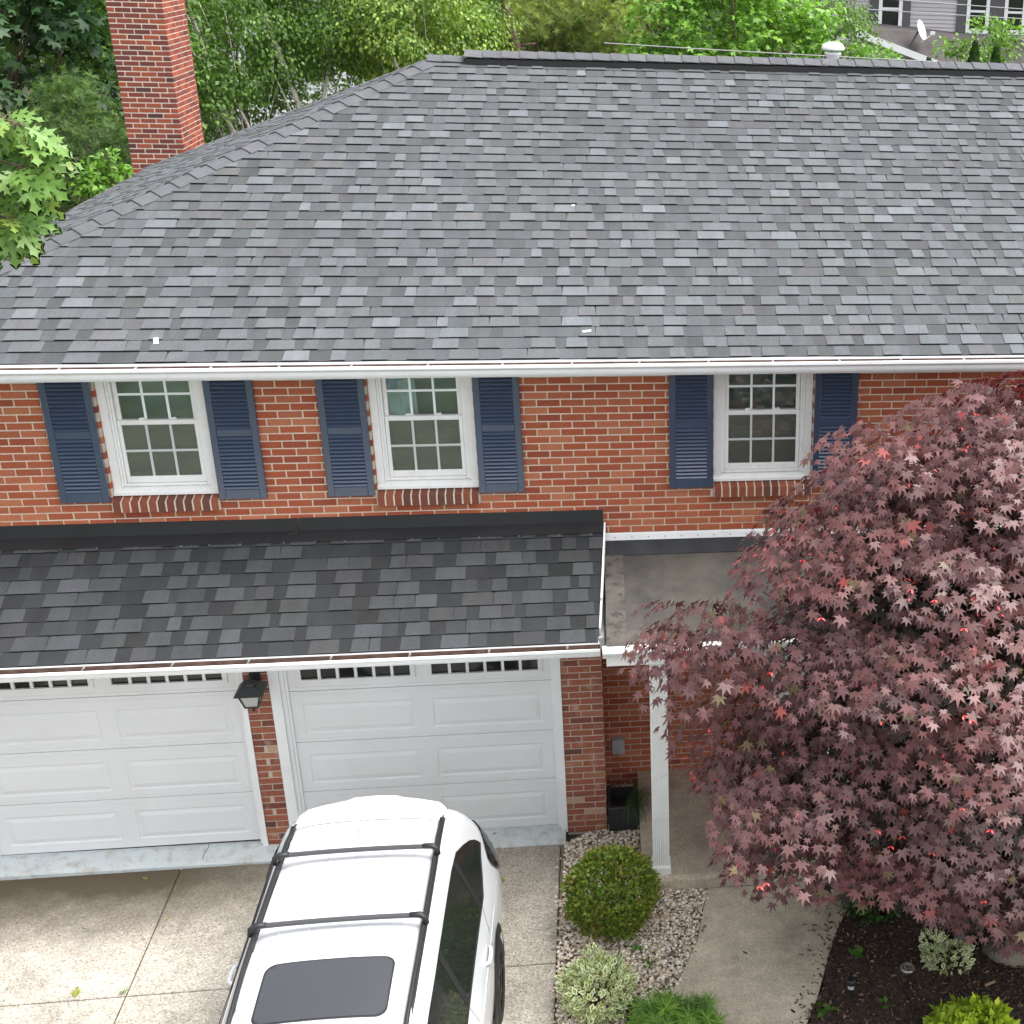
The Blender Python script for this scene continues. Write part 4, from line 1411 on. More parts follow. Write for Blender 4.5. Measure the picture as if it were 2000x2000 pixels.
for i in range(len(ST) - 1):
    for k in range(NP - 1):
        Fc.append((i * NP + k, i * NP + k + 1, (i + 1) * NP + k + 1, (i + 1) * NP + k))
Fc.append(tuple(range(NP))[::-1]); Fc.append(tuple((len(ST) - 1) * NP + k for k in range(NP)))
me = bpy.data.meshes.new('body'); me.from_pydata(Vc, [], Fc); me.materials.append(M['car_paint'])
me.polygons.foreach_set('use_smooth', [True] * len(me.polygons))
body = link('body', me, car)
sub = body.modifiers.new('sub', 'SUBSURF'); sub.levels = 2; sub.render_levels = 2

from mathutils.bvhtree import BVHTree
bpy.context.view_layer.update()
_bv = BVHTree.FromObject(body, bpy.context.evaluated_depsgraph_get())
def skin(s, y, z, out=0.003):
    h = _bv.ray_cast(Vector((s * 3.0, y - CO[1], z)), Vector((-s, 0, 0)))
    if h[0] is None:
        return None
    p = h[0] + h[1].normalized() * out * (1 if h[1].x * s > 0 else -1)
    return (p.x + CO[0], p.y + CO[1], p.z)
def roof_z(x, y):
    h = _bv.ray_cast(Vector((x - CO[0], y - CO[1], 3.0)), Vector((0, 0, -1)))
    return h[0].z
def sect(y):
    for i in range(len(ST) - 1):
        y0, h0 = ST[i]; y1, h1 = ST[i + 1]
        if y1 <= y <= y0:
            t = (y - y0) / (y1 - y0)
            return [(a[0] + (b[0] - a[0]) * t, a[1] + (b[1] - a[1]) * t) for a, b in zip(h0, h1)]
def side_pt(y, t, s, out=0.004):
    """point on the side glass: t=0 at the belt, 1 at the window top"""
    h = sect(y)
    z = h[3][1] + (h[4][1] - h[3][1]) * t
    return skin(s, y, z, out * 0.6)
for s in (-1, 1):
    # dark band of side windows: pointed at the tail
    q = MB()
    ys = [-2.10, -2.16, -2.26, -2.40, -2.60, -2.85, -3.1, -3.4, -3.7, -4.0, -4.3, -4.6, -4.85, -5.05, -5.2]
    lo, hi = [], []
    for y in ys:
        u = min(1, max(0, (-2.10 - y) / 0.55))
        tl = 0.40 - 0.36 * min(1, u * 1.25)
        th = 0.42 + 0.56 * min(1, u ** 0.65)
        if y < -4.85:
            th = 0.98 - 0.9 * (-4.85 - y) / 0.36
        lo.append(side_pt(y, tl, s, 0.006)); hi.append(side_pt(y, max(th, tl + 0.02), s, 0.006))
    for i in range(len(ys) - 1):
        K = 4
        for k in range(K):
            def mid(i_, f):
                z = lo[i_][2] + (hi[i_][2] - lo[i_][2]) * f
                return skin(s, ys[i_], z, 0.004)
            pts = [mid(i, k / K), mid(i + 1, k / K), mid(i + 1, (k + 1) / K), mid(i, (k + 1) / K)]
            q.poly(pts if s < 0 else pts[::-1])
    q.build('side_glass', 'car_glass', car, CO)
    q = MB()
    for i in range(len(ys) - 1):                                    # belt moulding
        a, b = lo[i], lo[i + 1]
        q.hexa([(a[0], a[1], a[2] - 0.016), (b[0], b[1], b[2] - 0.016), (b[0] + s * 0.008, b[1], b[2] - 0.016), (a[0] + s * 0.008, a[1], a[2] - 0.016), (a[0], a[1], a[2]), (b[0], b[1], b[2]), (b[0] + s * 0.008, b[1], b[2]), (a[0] + s * 0.008, a[1], a[2])])
    q.build('belt_moulding', 'car_black', car, CO)
    for yp in (-2.74, -3.78, -4.88):                                # pillars
        q = MB()
        for k in range(5):
            t0, t1 = 0.06 + 0.18 * k, 0.06 + 0.18 * (k + 1)
            w = 0.040
            pts = [side_pt(yp + w, t0, s, 0.010), side_pt(yp - w, t0, s, 0.010), side_pt(yp - w, t1, s, 0.010), side_pt(yp + w, t1, s, 0.010)]
            q.poly(pts if s < 0 else pts[::-1])
        q.build('pillar', 'car_black', car, CO)
    # roof rail, raised bar on feet
    q = MB()
    rp = []
    for y in (-2.28, -2.40, -2.60, -3.0, -3.5, -4.0, -4.5, -4.85, -4.95):
        h = sect(y)
        lift = 0.012 if y in (-2.28, -4.95) else (0.030 if y in (-2.40, -4.85) else 0.048)
        xq = CXc + s * (h[5][0] - 0.025)
        rp.append((xq, y, roof_z(xq, y) + lift))
    q.tube(rp, [0.006, 0.013, 0.016, 0.016, 0.016, 0.016, 0.016, 0.013, 0.006], 10)
    for y in (-2.44, -2.9, -3.7, -4.6):
        h = sect(y); x = CXc + s * (h[5][0] - 0.025); zr = roof_z(x, y)
        q.box(x - 0.014, x + 0.014, y - 0.07, y + 0.07, zr - 0.02, zr + 0.04)
    q.build('roof_rail', 'car_black', car, CO, True)
    # trim strip in the roof gutter
    q = MB()
    gp = []
    for y in (-2.30, -2.6, -3.0, -3.6, -4.3, -4.8):
        h = sect(y); xq = CXc + s * (h[5][0] - 0.035); gp.append((xq, y, roof_z(xq, y) + 0.003))
    for i in range(len(gp) - 1):
        a, b = gp[i], gp[i + 1]
        w = 0.028
        pts = [(a[0] - w, a[1], a[2] + 0.003), (b[0] - w, b[1], b[2] + 0.003), (b[0] + w, b[1], b[2] - 0.004), (a[0] + w, a[1], a[2] - 0.004)]
        q.hexa([(p[0], p[1], p[2] - 0.02) for p in pts[::-1]] + pts[::-1])
    q.build('roof_gutter_strip', 'car_black', car, CO)
    # door handles
    for y in (-3.12, -4.2):
        x = skin(s, y, 0.90, 0.0)[0]
        q = MB()
        q.tube([(x - s * 0.004, y + 0.11, 0.90), (x + s * 0.024, y + 0.08, 0.902), (x + s * 0.030, y, 0.903), (x + s * 0.024, y - 0.08, 0.902), (x - s * 0.004, y - 0.11, 0.90)], [0.013, 0.017, 0.018, 0.017, 0.013], 8)
        q.build('door_handle', 'car_paint', car, CO, True)
    # tail lamp wrapping the corner: smoked lens with a red rear edge
    def patch(name, mat, cols_):
        q = MB()
        for (ya, z0a, z1a), (yb, z0b, z1b) in zip(cols_[:-1], cols_[1:]):
            for j in range(5):
                f0, f1 = j / 5, (j + 1) / 5
                pts = [skin(s, ya, z0a + (z1a - z0a) * f0, 0.016), skin(s, yb, z0b + (z1b - z0b) * f0, 0.016), skin(s, yb, z0b + (z1b - z0b) * f1, 0.016), skin(s, ya, z0a + (z1a - z0a) * f1, 0.016)]
                if None in pts:
                    continue
                q.poly(pts if s < 0 else pts[::-1])
        q.build(name, mat, car, CO, True)
    patch('tail_lamp', 'red_lamp', [(-1.60, 0.76, 0.90), (-1.63, 0.76, 0.98), (-1.66, 0.75, 1.03)])
    patch('lamp_smoked_lens', 'car_glass', [(-1.66, 0.75, 1.06), (-1.72, 0.74, 1.13), (-1.80, 0.75, 1.18), (-1.90, 0.78, 1.18), (-2.00, 0.84, 1.15), (-2.08, 0.92, 1.11), (-2.14, 1.00, 1.06)])
    # wheels with arches
    for y in (-2.80, -5.45):
        xo = CXc + s * 0.955
        q = MB()
        n = 28
        arch = []
        for k in range(n // 2 + 3):
            a = math.pi * (k - 1) / (n // 2)
            arch.append((math.cos(a), math.sin(a)))
        for k in range(len(arch) - 1):
            (c0, s0), (c1, s1) = arch[k], arch[k + 1]
            for r_in, r_out in ((0.375, 0.455),):
                pts = [(xo + s * 0.002, y + c0 * r_in, 0.36 + s0 * r_in), (xo + s * 0.002, y + c1 * r_in, 0.36 + s1 * r_in), (xo - s * 0.014, y + c1 * r_out, 0.36 + s1 * r_out), (xo - s * 0.014, y + c0 * r_out, 0.36 + s0 * r_out)]
                q.poly(pts if s > 0 else pts[::-1])
        q.build('wheel_arch', 'car_black', car, CO)
        w = MB()
        prof = [(0.20, -0.10), (0.30, -0.11), (0.352, -0.09), (0.362, -0.03), (0.362, 0.03), (0.352, 0.09), (0.30, 0.11), (0.235, 0.100)]
        k0 = len(w.v)
        for j in range(28):
            a = 2 * math.pi * j / 28
            for r, d in prof:
                w.v.append((xo - s * 0.105 + s * d, y + r * math.cos(a), 0.362 + r * math.sin(a)))
        P = len(prof)
        for j in range(28):
            j2 = (j + 1) % 28
            for i in range(P - 1):
                w.f.append((j * P + i, j2 * P + i, j2 * P + i + 1, j * P + i + 1)); w.c.append((1, 1, 1))
        wo = w.build('wheel', 'tyre', car, CO, True)
        rm_ = MB()
        xr_ = xo - s * 0.02
        for j in range(5):
            a = 2 * math.pi * j / 5
            for da in (-0.16, 0.16):
                c0, s0 = math.cos(a + da * 0.3), math.sin(a + da * 0.3); c1, s1 = math.cos(a + da), math.sin(a + da)
                rm_.tube([(xr_ - s * 0.01, y + 0.04 * c0, 0.362 + 0.04 * s0), (xr_, y + 0.23 * c1, 0.362 + 0.23 * s1)], [0.022, 0.016], 6)
        rm_.tube([(xr_ - s * 0.03, y, 0.362), (xr_ + s * 0.004, y, 0.362)], 0.045, 14)
        ringp = [(xr_, y + 0.238 * math.cos(2 * math.pi * j / 28), 0.362 + 0.238 * math.sin(2 * math.pi * j / 28)) for j in range(29)]
        rm_.tube(ringp, 0.012, 6)
        rm_.build('rim', 'rim', wo, CO, True)
    # lower cladding
    q = MB()
    q.box(CXc + s * 0.90 - 0.03, CXc + s * 0.90 + 0.035, -5.0, -3.22, 0.22, 0.40)
    q.build('sill_cladding', 'car_black', car, CO)
    # door shut lines
    for yv, y2 in ((-2.66, -3.02), (-3.80, -3.80)):
        q = MB()
        zz = [1.06, 1.0, 0.92, 0.84, 0.76, 0.68, 0.60, 0.50]
        q.tube([skin(s, yv + (y2 - yv) * min(1, k / 4), z_, -0.001) for k, z_ in enumerate(zz)], 0.0032, 5)
        q.build('shut_line', 'car_black', car, CO)
    q = MB()
    q.tube([skin(s, y_, 0.86 + 0.01 * math.sin(y_ * 2), -0.009) for y_ in (-1.9, -2.2, -2.6, -3.0, -3.5, -4.0, -4.6, -5.2)], [0.004, 0.012, 0.014, 0.014, 0.014, 0.014, 0.014, 0.006], 8)
    q.build('shoulder_crease', 'car_paint', car, CO, True)
    # mirrors (in front of the frame)
    q = MB()
    q.lathe([(0.0, 0.98), (0.07, 0.99), (0.09, 1.06), (0.07, 1.13), (0.0, 1.14)], CXc + s * 1.02, -4.95, 12)
    q.build('mirror', 'car_paint', car, CO, True)
# rear spoiler: a shaped plate with a raised middle
q = MB()
xs_ = [-0.555, -0.50, -0.36, -0.22, -0.16, 0.0, 0.16, 0.22, 0.36, 0.50, 0.555]
def edge(xn):
    a = abs(xn)
    yr = -1.985 - 0.10 * (a / 0.55) ** 2 - (0.05 if a > 0.53 else 0)
    zr = 1.602 + (0.016 if a < 0.19 else 0.0) - 0.028 * (a / 0.55) ** 2
    yf = -2.36
    zf = roof_z(CXc + xn, -2.36) - 0.001
    return yr, zr, yf, zf
for i in range(len(xs_) - 1):
    xa, xb = xs_[i], xs_[i + 1]
    A_, B_ = edge(xa), edge(xb)
    my = lambda e_: (e_[0] + e_[2]) / 2
    mz = lambda e_: (e_[1] + e_[3]) / 2 + 0.012
    for lo_, hi_ in ((0, 1), (1, 2)):
        pa = [(A_[2], A_[3]), (my(A_), mz(A_)), (A_[0], A_[1])]
        pb = [(B_[2], B_[3]), (my(B_), mz(B_)), (B_[0], B_[1])]
        q.poly([(CXc + xa, *pa[lo_]), (CXc + xb, *pb[lo_]), (CXc + xb, *pb[hi_]), (CXc + xa, *pa[hi_])])
    q.poly([(CXc + xa, A_[0], A_[1]), (CXc + xb, B_[0], B_[1]), (CXc + xb, B_[0] - 0.03, B_[1] - 0.05), (CXc + xa, A_[0] - 0.03, A_[1] - 0.05)])
    q.poly([(CXc + xa, A_[0] - 0.03, A_[1] - 0.05), (CXc + xb, B_[0] - 0.03, B_[1] - 0.05), (CXc + xb, -2.25, 1.54), (CXc + xa, -2.25, 1.54)])
for s in (-1, 1):
    e0 = edge(0.555)
    q.poly([(CXc + s * 0.555, e0[2], e0[3]), (CXc + s * 0.555, e0[0], e0[1]), (CXc + s * 0.64, e0[0] - 0.16, e0[1] - 0.11), (CXc + s * 0.63, e0[2] + 0.02, e0[3] - 0.07)][::(-1 if s > 0 else 1)])
q.build('rear_spoiler', 'car_paint', car, CO)
# hatch seam, fin, sunroof, crossbars
for xa_, xb_ in ((-0.54, 0.54),):
    q = MB()
    q.tube([(CXc + xa_ + (xb_ - xa_) * k / 16, -2.365, roof_z(CXc + xa_ + (xb_ - xa_) * k / 16, -2.365) + 0.0012) for k in range(17)], 0.003, 5)
    q.build('hatch_seam', 'bar_grey', car, CO)
# shallow pressed ribs along the roof
for xr_ in (-0.40, -0.20, 0.0, 0.20, 0.40):
    q = MB()
    q.tube([(CXc + xr_, y_, roof_z(CXc + xr_, y_) - 0.0055) for y_ in (-2.45, -2.7, -3.0, -3.3, -3.6, -3.85)], [0.002, 0.010, 0.010, 0.010, 0.010, 0.002], 12)
    q.build('roof_rib', 'car_paint', car, CO, True)
q = MB()
fy0, fy1 = -2.40, -2.63
for i in range(6):
    t0, t1 = i / 6, (i + 1) / 6
    def sec(t):
        y = fy0 + (fy1 - fy0) * t
        hgt = 0.052 * (1 - t) ** 0.8 + 0.002
        w = 0.030 * (0.6 + 0.6 * min(t * 3, 1)) * (1 if t < 0.75 else (1 - t) * 4 * 0.9 + 0.1)
        z = roof_z(CXc - 0.02, y)
        return [(CXc - 0.02 - w, y, z - 0.005), (CXc - 0.02 - w * 0.4, y, z + hgt * 0.75), (CXc - 0.02, y, z + hgt), (CXc - 0.02 + w * 0.4, y, z + hgt * 0.75), (CXc - 0.02 + w, y, z - 0.005)]
    a_, b_ = sec(t0), sec(t1)
    for k in range(4):
        q.poly([a_[k], a_[k + 1], b_[k + 1], b_[k]])
q.build('antenna_fin', 'car_paint', car, CO, True)
def rounded(x0, x1, y0, y1, r, n=7):
    out = []
    for cx_, cy_, a0 in ((x1 - r, y1 - r, 0), (x0 + r, y1 - r, 90), (x0 + r, y0 + r, 180), (x1 - r, y0 + r, 270)):
        for k in range(n):
            a_ = math.radians(a0 + 90 * k / (n - 1)); out.append((cx_ + r * math.cos(a_), cy_ + r * math.sin(a_)))
    fine = []
    for (x_, y_), (x2, y2) in zip(out, out[1:] + out[:1]):
        m_ = max(1, int(math.hypot(x2 - x_, y2 - y_) / 0.06))
        fine += [(x_ + (x2 - x_) * k / m_, y_ + (y2 - y_) * k / m_) for k in range(m_)]
    return fine
for nm, mat_, g, lift in (('sunroof_seal', 'car_black', 0.0, 0.0045), ('sunroof', 'sunroof', 0.012, 0.0065)):
    q = MB()
    rr = rounded(CXc - 0.415 + g, CXc + 0.415 - g, -4.485 + g, -3.960 - g, 0.075)
    n_ = len(rr); c_ = (CXc, -4.22)
    base = len(q.v)
    K = 6
    for k in range(K):
        f = (k + 1) / K
        for x, y in rr:
            px_, py_ = c_[0] + (x - c_[0]) * f, c_[1] + (y - c_[1]) * f
            q.v.append((px_, py_, roof_z(px_, py_) + lift))
    q.v.append((c_[0], c_[1], roof_z(*c_) + lift)); ci = len(q.v) - 1
    for i in range(n_):
        j = (i + 1) % n_
        q.f.append((ci, i, j)); q.c.append((1, 1, 1))
        for k in range(K - 1):
            q.f.append((k * n_ + i, (k + 1) * n_ + i, (k + 1) * n_ + j, k * n_ + j)); q.c.append((1, 1, 1))
    q.build(nm, mat_, car, CO, True)
for y in (-2.87, -3.645):
    q = MB()
    pts_, = [[]]
    for k in range(13):
        x = -0.53 + 1.06 * k / 12
        pts_.append((CXc + x, y, 1.745 + 0.012 * (1 - (x / 0.53) ** 2)))
    # flat wing-shaped bar
    for k in range(12):
        a_, b_ = pts_[k], pts_[k + 1]
        w, t = 0.022, 0.008
        q.hexa([(a_[0], y - w, a_[2] - t), (b_[0], y - w, b_[2] - t), (b_[0], y + w, b_[2] - t), (a_[0], y + w, a_[2] - t), (a_[0], y - w * 0.7, a_[2] + t), (b_[0], y - w * 0.7, b_[2] + t), (b_[0], y + w * 0.7, b_[2] + t), (a_[0], y + w * 0.7, a_[2] + t)])
    cb = q.build('crossbar', 'bar_grey', car, CO)
    for s in (-1, 1):
        f_ = MB()
        f_.tube([(CXc + s * 0.47, y, 1.748), (CXc + s * 0.535, y, 1.746), (CXc + s * 0.572, y - 0.01, 1.728), (CXc + s * 0.580, y - 0.02, 1.68)], [0.020, 0.023, 0.022, 0.018], 10)
        f_.build('bar_foot', 'car_black', cb, CO, True)
# rear glass
q = MB()
q.poly([(CXc - 0.60, -1.80, 1.17), (CXc + 0.60, -1.80, 1.17), (CXc + 0.53, -2.00, 1.49), (CXc - 0.53, -2.00, 1.49)])
q.build('rear_glass', 'car_glass', car, CO)

# ------------------------------------------------------------------ foliage
def palm_leaf(tips, notch_r, droop=0.22, fold=0.08):
    """palmate leaf in the xy plane, tip along +y, base at the origin. tips: (deg, length)"""
    ring = []
    tips = sorted(tips)
    for i, (a_, l) in enumerate(tips):
        ring.append((a_, l))
        if i < len(tips) - 1:
            b_, l2 = tips[i + 1]
            ring.append(((a_ + b_) / 2, notch_r * (min(l, l2) ** 0.5)))
    v_ = [(0, 0, 0)]
    for i, (a_, l) in enumerate(ring):
        t = math.radians(a_)
        z = -droop * l * l + (fold if i % 2 else 0)
        v_.append((math.sin(t) * l, math.cos(t) * l, z))
    f_ = [(0, i, i + 1) for i in range(1, len(ring))]
    return np.array(v_), np.array(f_)[:, ::-1]
JV, JF = palm_leaf([(-128, 0.40), (-84, 0.72), (-42, 0.95), (0, 1.05), (42, 0.95), (84, 0.72), (128, 0.40)], 0.47, 0.20, 0.05)

def diamond(w=0.32, bend=0.15):
    v_ = np.array([(0, 0, 0), (w, 0.45, 0.04), (0, 1, -bend), (-w, 0.45, 0.04), (0, 0.48, -0.03)])
    f_ = np.array([(0, 1, 4), (1, 2, 4), (2, 3, 4), (3, 0, 4)])
    return v_, f_
DV, DF = diamond()

def limb_tree(name, root, base, off, tips, r0, mat, r, sides=8, wig=0.12):
    """trunk with limbs running up to some of the leaf clusters"""
    q = MB()
    base = Vector(base)
    for i, (t, rad) in enumerate(tips):
        t = Vector(t)
        n_ = 6
        pts = []
        for k in range(n_ + 1):
            f = k / n_
            p = base.lerp(t, f)
            p.z = base.z + (t.z - base.z) * (f ** 0.75)
            p.x = base.x + (t.x - base.x) * (f ** 1.4); p.y = base.y + (t.y - base.y) * (f ** 1.4)
            L_ = (t - base).length
            p += Vector((r.uniform(-1, 1), r.uniform(-1, 1), 0)) * wig * (1 if 0 < k < n_ else 0) * min(1, L_ / 3)
            pts.append(p)
        q.tube(pts, [max(0.006, rad * (1 - 0.85 * k / n_)) for k in range(n_ + 1)], sides)
    return q.build(name, mat, root, off, True)

# --- red Japanese maple
maple_base = (8.05, -2.35, 0.04)
maple = empty('red_maple', maple_base, 'large dark red Japanese maple covering the porch and the right of the wall', 'tree')
rs = np.random.RandomState(21)
CEN = np.array([8.05, -2.62, 2.40]); RAD = np.array([3.0, 1.72, 2.85])
OUT_Y = [700, 735, 760, 800, 820, 850, 880, 930, 960, 990, 1030, 1060, 1085, 1110, 1130, 1150, 1180, 1200, 1225, 1250, 1275, 1310, 1340, 1370, 1400, 1430, 1480, 1530, 1570, 1600, 1650, 1700, 1740, 1760, 1775, 1800, 2100]
OUT_X = [2100, 1925, 1855, 1745, 1695, 1608, 1582, 1582, 1552, 1507, 1472, 1432, 1392, 1362, 1332, 1302, 1257, 1250, 1267, 1242, 1230, 1224, 1247, 1262, 1282, 1287, 1322, 1357, 1382, 1392, 1387, 1397, 1432, 1482, 1552, 1800, 2000]
def inside_crown(p, slack=0.0):
    x, y = to_px(p)
    return x > np.interp(y, OUT_Y, OUT_X) + slack and y < np.interp(x, [1400, 1500, 1640, 1780, 1830, 1900, 2000, 2300], [1735, 1760, 1765, 1775, 1800, 1840, 1865, 1865]) - slack * 0.5
pads = []
boughs = []
for lvl, z_ in enumerate((0.80, 1.36, 1.96, 2.56, 3.16, 3.74, 4.28, 4.72, 5.02)):
    Rz_ = RAD[2] if z_ > CEN[2] else 2.15
    cs = math.sqrt(max(0.0, 1 - ((z_ - CEN[2]) / Rz_) ** 2))
    for ring_ in ((1.0, 0.52) if z_ > 4.0 else (1.0,)):
        circ = 2 * math.pi * cs * ring_ * 2.4
        nb_ = max(1, int(circ / 0.92))
        t0_ = rs.uniform(0, 6.28)
        for k in range(nb_):
            th = t0_ + 2 * math.pi * (k + rs.uniform(-0.25, 0.25)) / nb_
            d = np.array([math.cos(th) * cs, math.sin(th) * cs, (z_ - CEN[2]) / Rz_])
            sc = rs.choice([rs.uniform(0.62, 0.78), rs.uniform(0.88, 1.03)], p=[0.38, 0.62]) * ring_
            p = CEN + np.array([d[0] * RAD[0] * sc, d[1] * RAD[1] * sc, 0]); p[2] = z_ + rs.uniform(-0.15, 0.15)
            if p[2] < 0.6 or (p[1] > -1.9 and p[2] < 3.3) or p[1] > -0.75 or not inside_crown(p, 30):
                continue
            if d[1] > 0.55 and p[2] < 3.2:
                continue
            boughs.append((p, d / (np.linalg.norm(d) + 1e-6)))
for p, d in boughs:
    outv = np.array([d[0], d[1], 0.0]); outv /= np.linalg.norm(outv) + 1e-6
    side_ = np.array([-outv[1], outv[0], 0.0])
    red_b = rs.uniform(0, 1) ** 1.4
    k_ = rs.randint(5, 8)
    for q in range(k_):
        a_ = 2 * math.pi * q / k_ + rs.uniform(-0.4, 0.4)
        r_ = rs.uniform(0.22, 0.44) if q else 0.0
        pp = p + side_ * math.cos(a_) * r_ * 1.35 + outv * math.sin(a_) * r_ * 0.8 + np.array([0, 0, -0.22 * r_ * (1 + math.sin(a_)) + rs.uniform(-0.05, 0.05)])
        if not inside_crown(pp, 12) or (pp[1] > -1.7 and pp[2] < 3.2) or pp[1] > -0.5:
            continue
        pads.append((pp, d, 1.0, red_b))
outer = len(pads)
for _ in range(700):                                     # inner foliage, tinted dark to paint the shade between the tiers
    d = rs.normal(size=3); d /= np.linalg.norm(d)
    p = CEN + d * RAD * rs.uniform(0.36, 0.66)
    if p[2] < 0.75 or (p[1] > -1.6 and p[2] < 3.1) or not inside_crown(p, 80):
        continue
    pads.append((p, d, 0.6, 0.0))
fw, nr, lc, tn, szs, imp = [], [], [], [], [], []
for p, d, q_, red_b in pads:
    is_out = q_ == 1.0
    outv = np.array([d[0], d[1], 0.0]); outv /= np.linalg.norm(outv) + 1e-6
    if is_out:
        rx_, rz_m = rs.uniform(0.26, 0.42), rs.uniform(0.12, 0.17)
        nl_ = int(60 * (rx_ / 0.34) ** 2)
    else:
        rx_, rz_m, nl_ = 0.34, 0.26, 26
    side_ = np.array([-outv[1], outv[0], 0.0])
    redness = min(1, red_b * 0.8 + rs.uniform(0, 0.3))
    bright = rs.uniform(0.85, 1.18)
    ph_ = rs.uniform(0, 50)
    for k in range(nl_):
        # a bough is a flattened, drooping dome of overlapping leaves
        a_ = rs.uniform(0, 2 * math.pi)
        u_ = rs.uniform(0.0, 1.0) ** 0.55                # 0 crown of the dome, 1 its skirt
        lob = 1 + 0.22 * mnoise.noise(Vector((math.cos(a_) * 1.6 + ph_, math.sin(a_) * 1.6, 0.0))) + 0.12 * mnoise.noise(Vector((math.cos(a_) * 4 + ph_, math.sin(a_) * 4, 1.0)))
        pol = u_ * 1.30
        hr, hz = math.sin(min(pol, 1.62)) * lob, math.cos(pol)
        rad = (side_ * math.cos(a_) * 1.08 + outv * math.sin(a_) * 0.92)
        sh = rs.uniform(0.90, 1.03)
        pos = p + rad * hr * rx_ * sh + np.array([0, 0, hz * rz_m * sh - 0.10 * hr * hr]) + np.array([0, 0, -0.10]) * (math.sin(a_) * hr)
        if not inside_crown(pos, rs.uniform(-16, 8)):
            continue
        f_ = rad * (0.25 + 0.45 * u_) + np.array([0, 0, -0.45 - 0.55 * u_]) + outv * 0.70 + rs.normal(size=3) * 0.24
        n_ = rad * (0.10 + 0.40 * u_) + outv * 0.55 + np.array([0, 0, 1.0 - 0.25 * u_]) + rs.normal(size=3) * 0.16
        fw.append(f_); nr.append(n_); lc.append(pos)
        szs.append(rs.choice([rs.uniform(0.040, 0.058), rs.uniform(0.056, 0.088)], p=[0.35, 0.65]) * (1 if is_out else 1.15))
        imp.append(is_out)
        b = rs.uniform(0.8, 1.2) * bright
        if rs.rand() < 0.012 and is_out:
            c = np.array([0.28, 0.06, 0.05])
        elif rs.rand() < 0.02:
            c = np.array([0.115, 0.085, 0.035])
        else:
            c = np.array([0.096, 0.045, 0.044]) * (1 - 0.7 * redness) + np.array([0.150, 0.041, 0.036]) * 0.7 * redness
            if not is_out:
                c = np.array([0.036, 0.026, 0.017])  # shade inside the crown, put into the leaf colour
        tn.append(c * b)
fw, nr, lc, tn, szs = map(np.array, (fw, nr, lc, tn, szs))
MT = frames(fw, nr) * szs[:, None, None]
# the largest leaves in view stay single leaves
view = (lc - np.array(CAMLOC)) @ _cr
pxs = 1618.66 + 2667.9 * view[:, 0] / -view[:, 2]; pys = 1021.79 - 2667.9 * view[:, 1] / -view[:, 2]
facing = np.einsum('ni,ni->n', MT[:, :, 2] / szs[:, None], (np.array(CAMLOC) - lc) / np.linalg.norm(np.array(CAMLOC) - lc, axis=1, keepdims=True))
area = szs ** 2 / view[:, 2] ** 2 * np.maximum(0, facing) * np.array(imp)
area[(pxs > 2000) | (pxs < 0) | (pys > 2000)] = 0
# in front of the crown only
depth_ok = lc[:, 1] < CEN[1] - 0.4
area[~depth_ok] *= 0.2
single = np.argsort(-area)[:260]
mask = np.ones(len(lc), bool); mask[single] = False
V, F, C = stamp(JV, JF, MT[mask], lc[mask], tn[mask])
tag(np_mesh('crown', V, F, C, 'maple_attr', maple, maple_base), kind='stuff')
lm = np_mesh('leaf', JV, JF, np.ones((len(JF), 3)), 'maple_obj'); leaf_me = lm.data; bpy.data.objects.remove(lm)
for i in single:
    o = link('leaf', leaf_me, maple)
    mt = Matrix(MT[i].tolist()).to_4x4(); mt.translation = Vector(lc[i] - np.array(maple_base))
    o.matrix_local = mt
    o.color = (*[float(c) for c in tn[i]], 1)
# seed wings in small bright bunches
q = MB()
for i in np.random.RandomState(4).choice(outer, 330):
    p, d = pads[i][:2]
    r_ = RND
    for k in range(r_.randint(1, 4)):
        a0 = r_.uniform(0, 6.28)
        ctr = Vector(p) + Vector((math.cos(a0), math.sin(a0), 0)) * r_.uniform(0.18, 0.34) + Vector((d[0], d[1], 0)) * 0.10 + Vector((0, 0, r_.uniform(-0.18, 0.0)))
        if not inside_crown(ctr, 0):
            continue
        for s in (-1, 1):
            ax = Vector((math.cos(a0 + s * 0.9), math.sin(a0 + s * 0.9), -0.35)).normalized()
            wd = ax.cross(Vector((0, 0, 1))).normalized() * 0.008
            L_ = r_.uniform(0.026, 0.040)
            q.poly([ctr, ctr + ax * L_ * 0.5 + wd, ctr + ax * L_ + Vector((0, 0, -0.004)), ctr + ax * L_ * 0.5 - wd])
tag(q.build('samaras', 'samara', maple, maple_base), kind='stuff')
tips = [(tuple(pads[i][0]), 0.022) for i in np.random.RandomState(5).choice(outer, 40, replace=False)]
tips += [((7.2, -2.7, 2.6), 0.06), ((8.6, -2.9, 3.0), 0.06), ((8.1, -2.2, 3.6), 0.07), ((6.8, -2.9, 1.7), 0.045), ((8.0, -3.4, 2.2), 0.05)]
limb_tree('trunk', maple, maple_base, maple_base, tips, 0.1, 'bark', RND, 7)

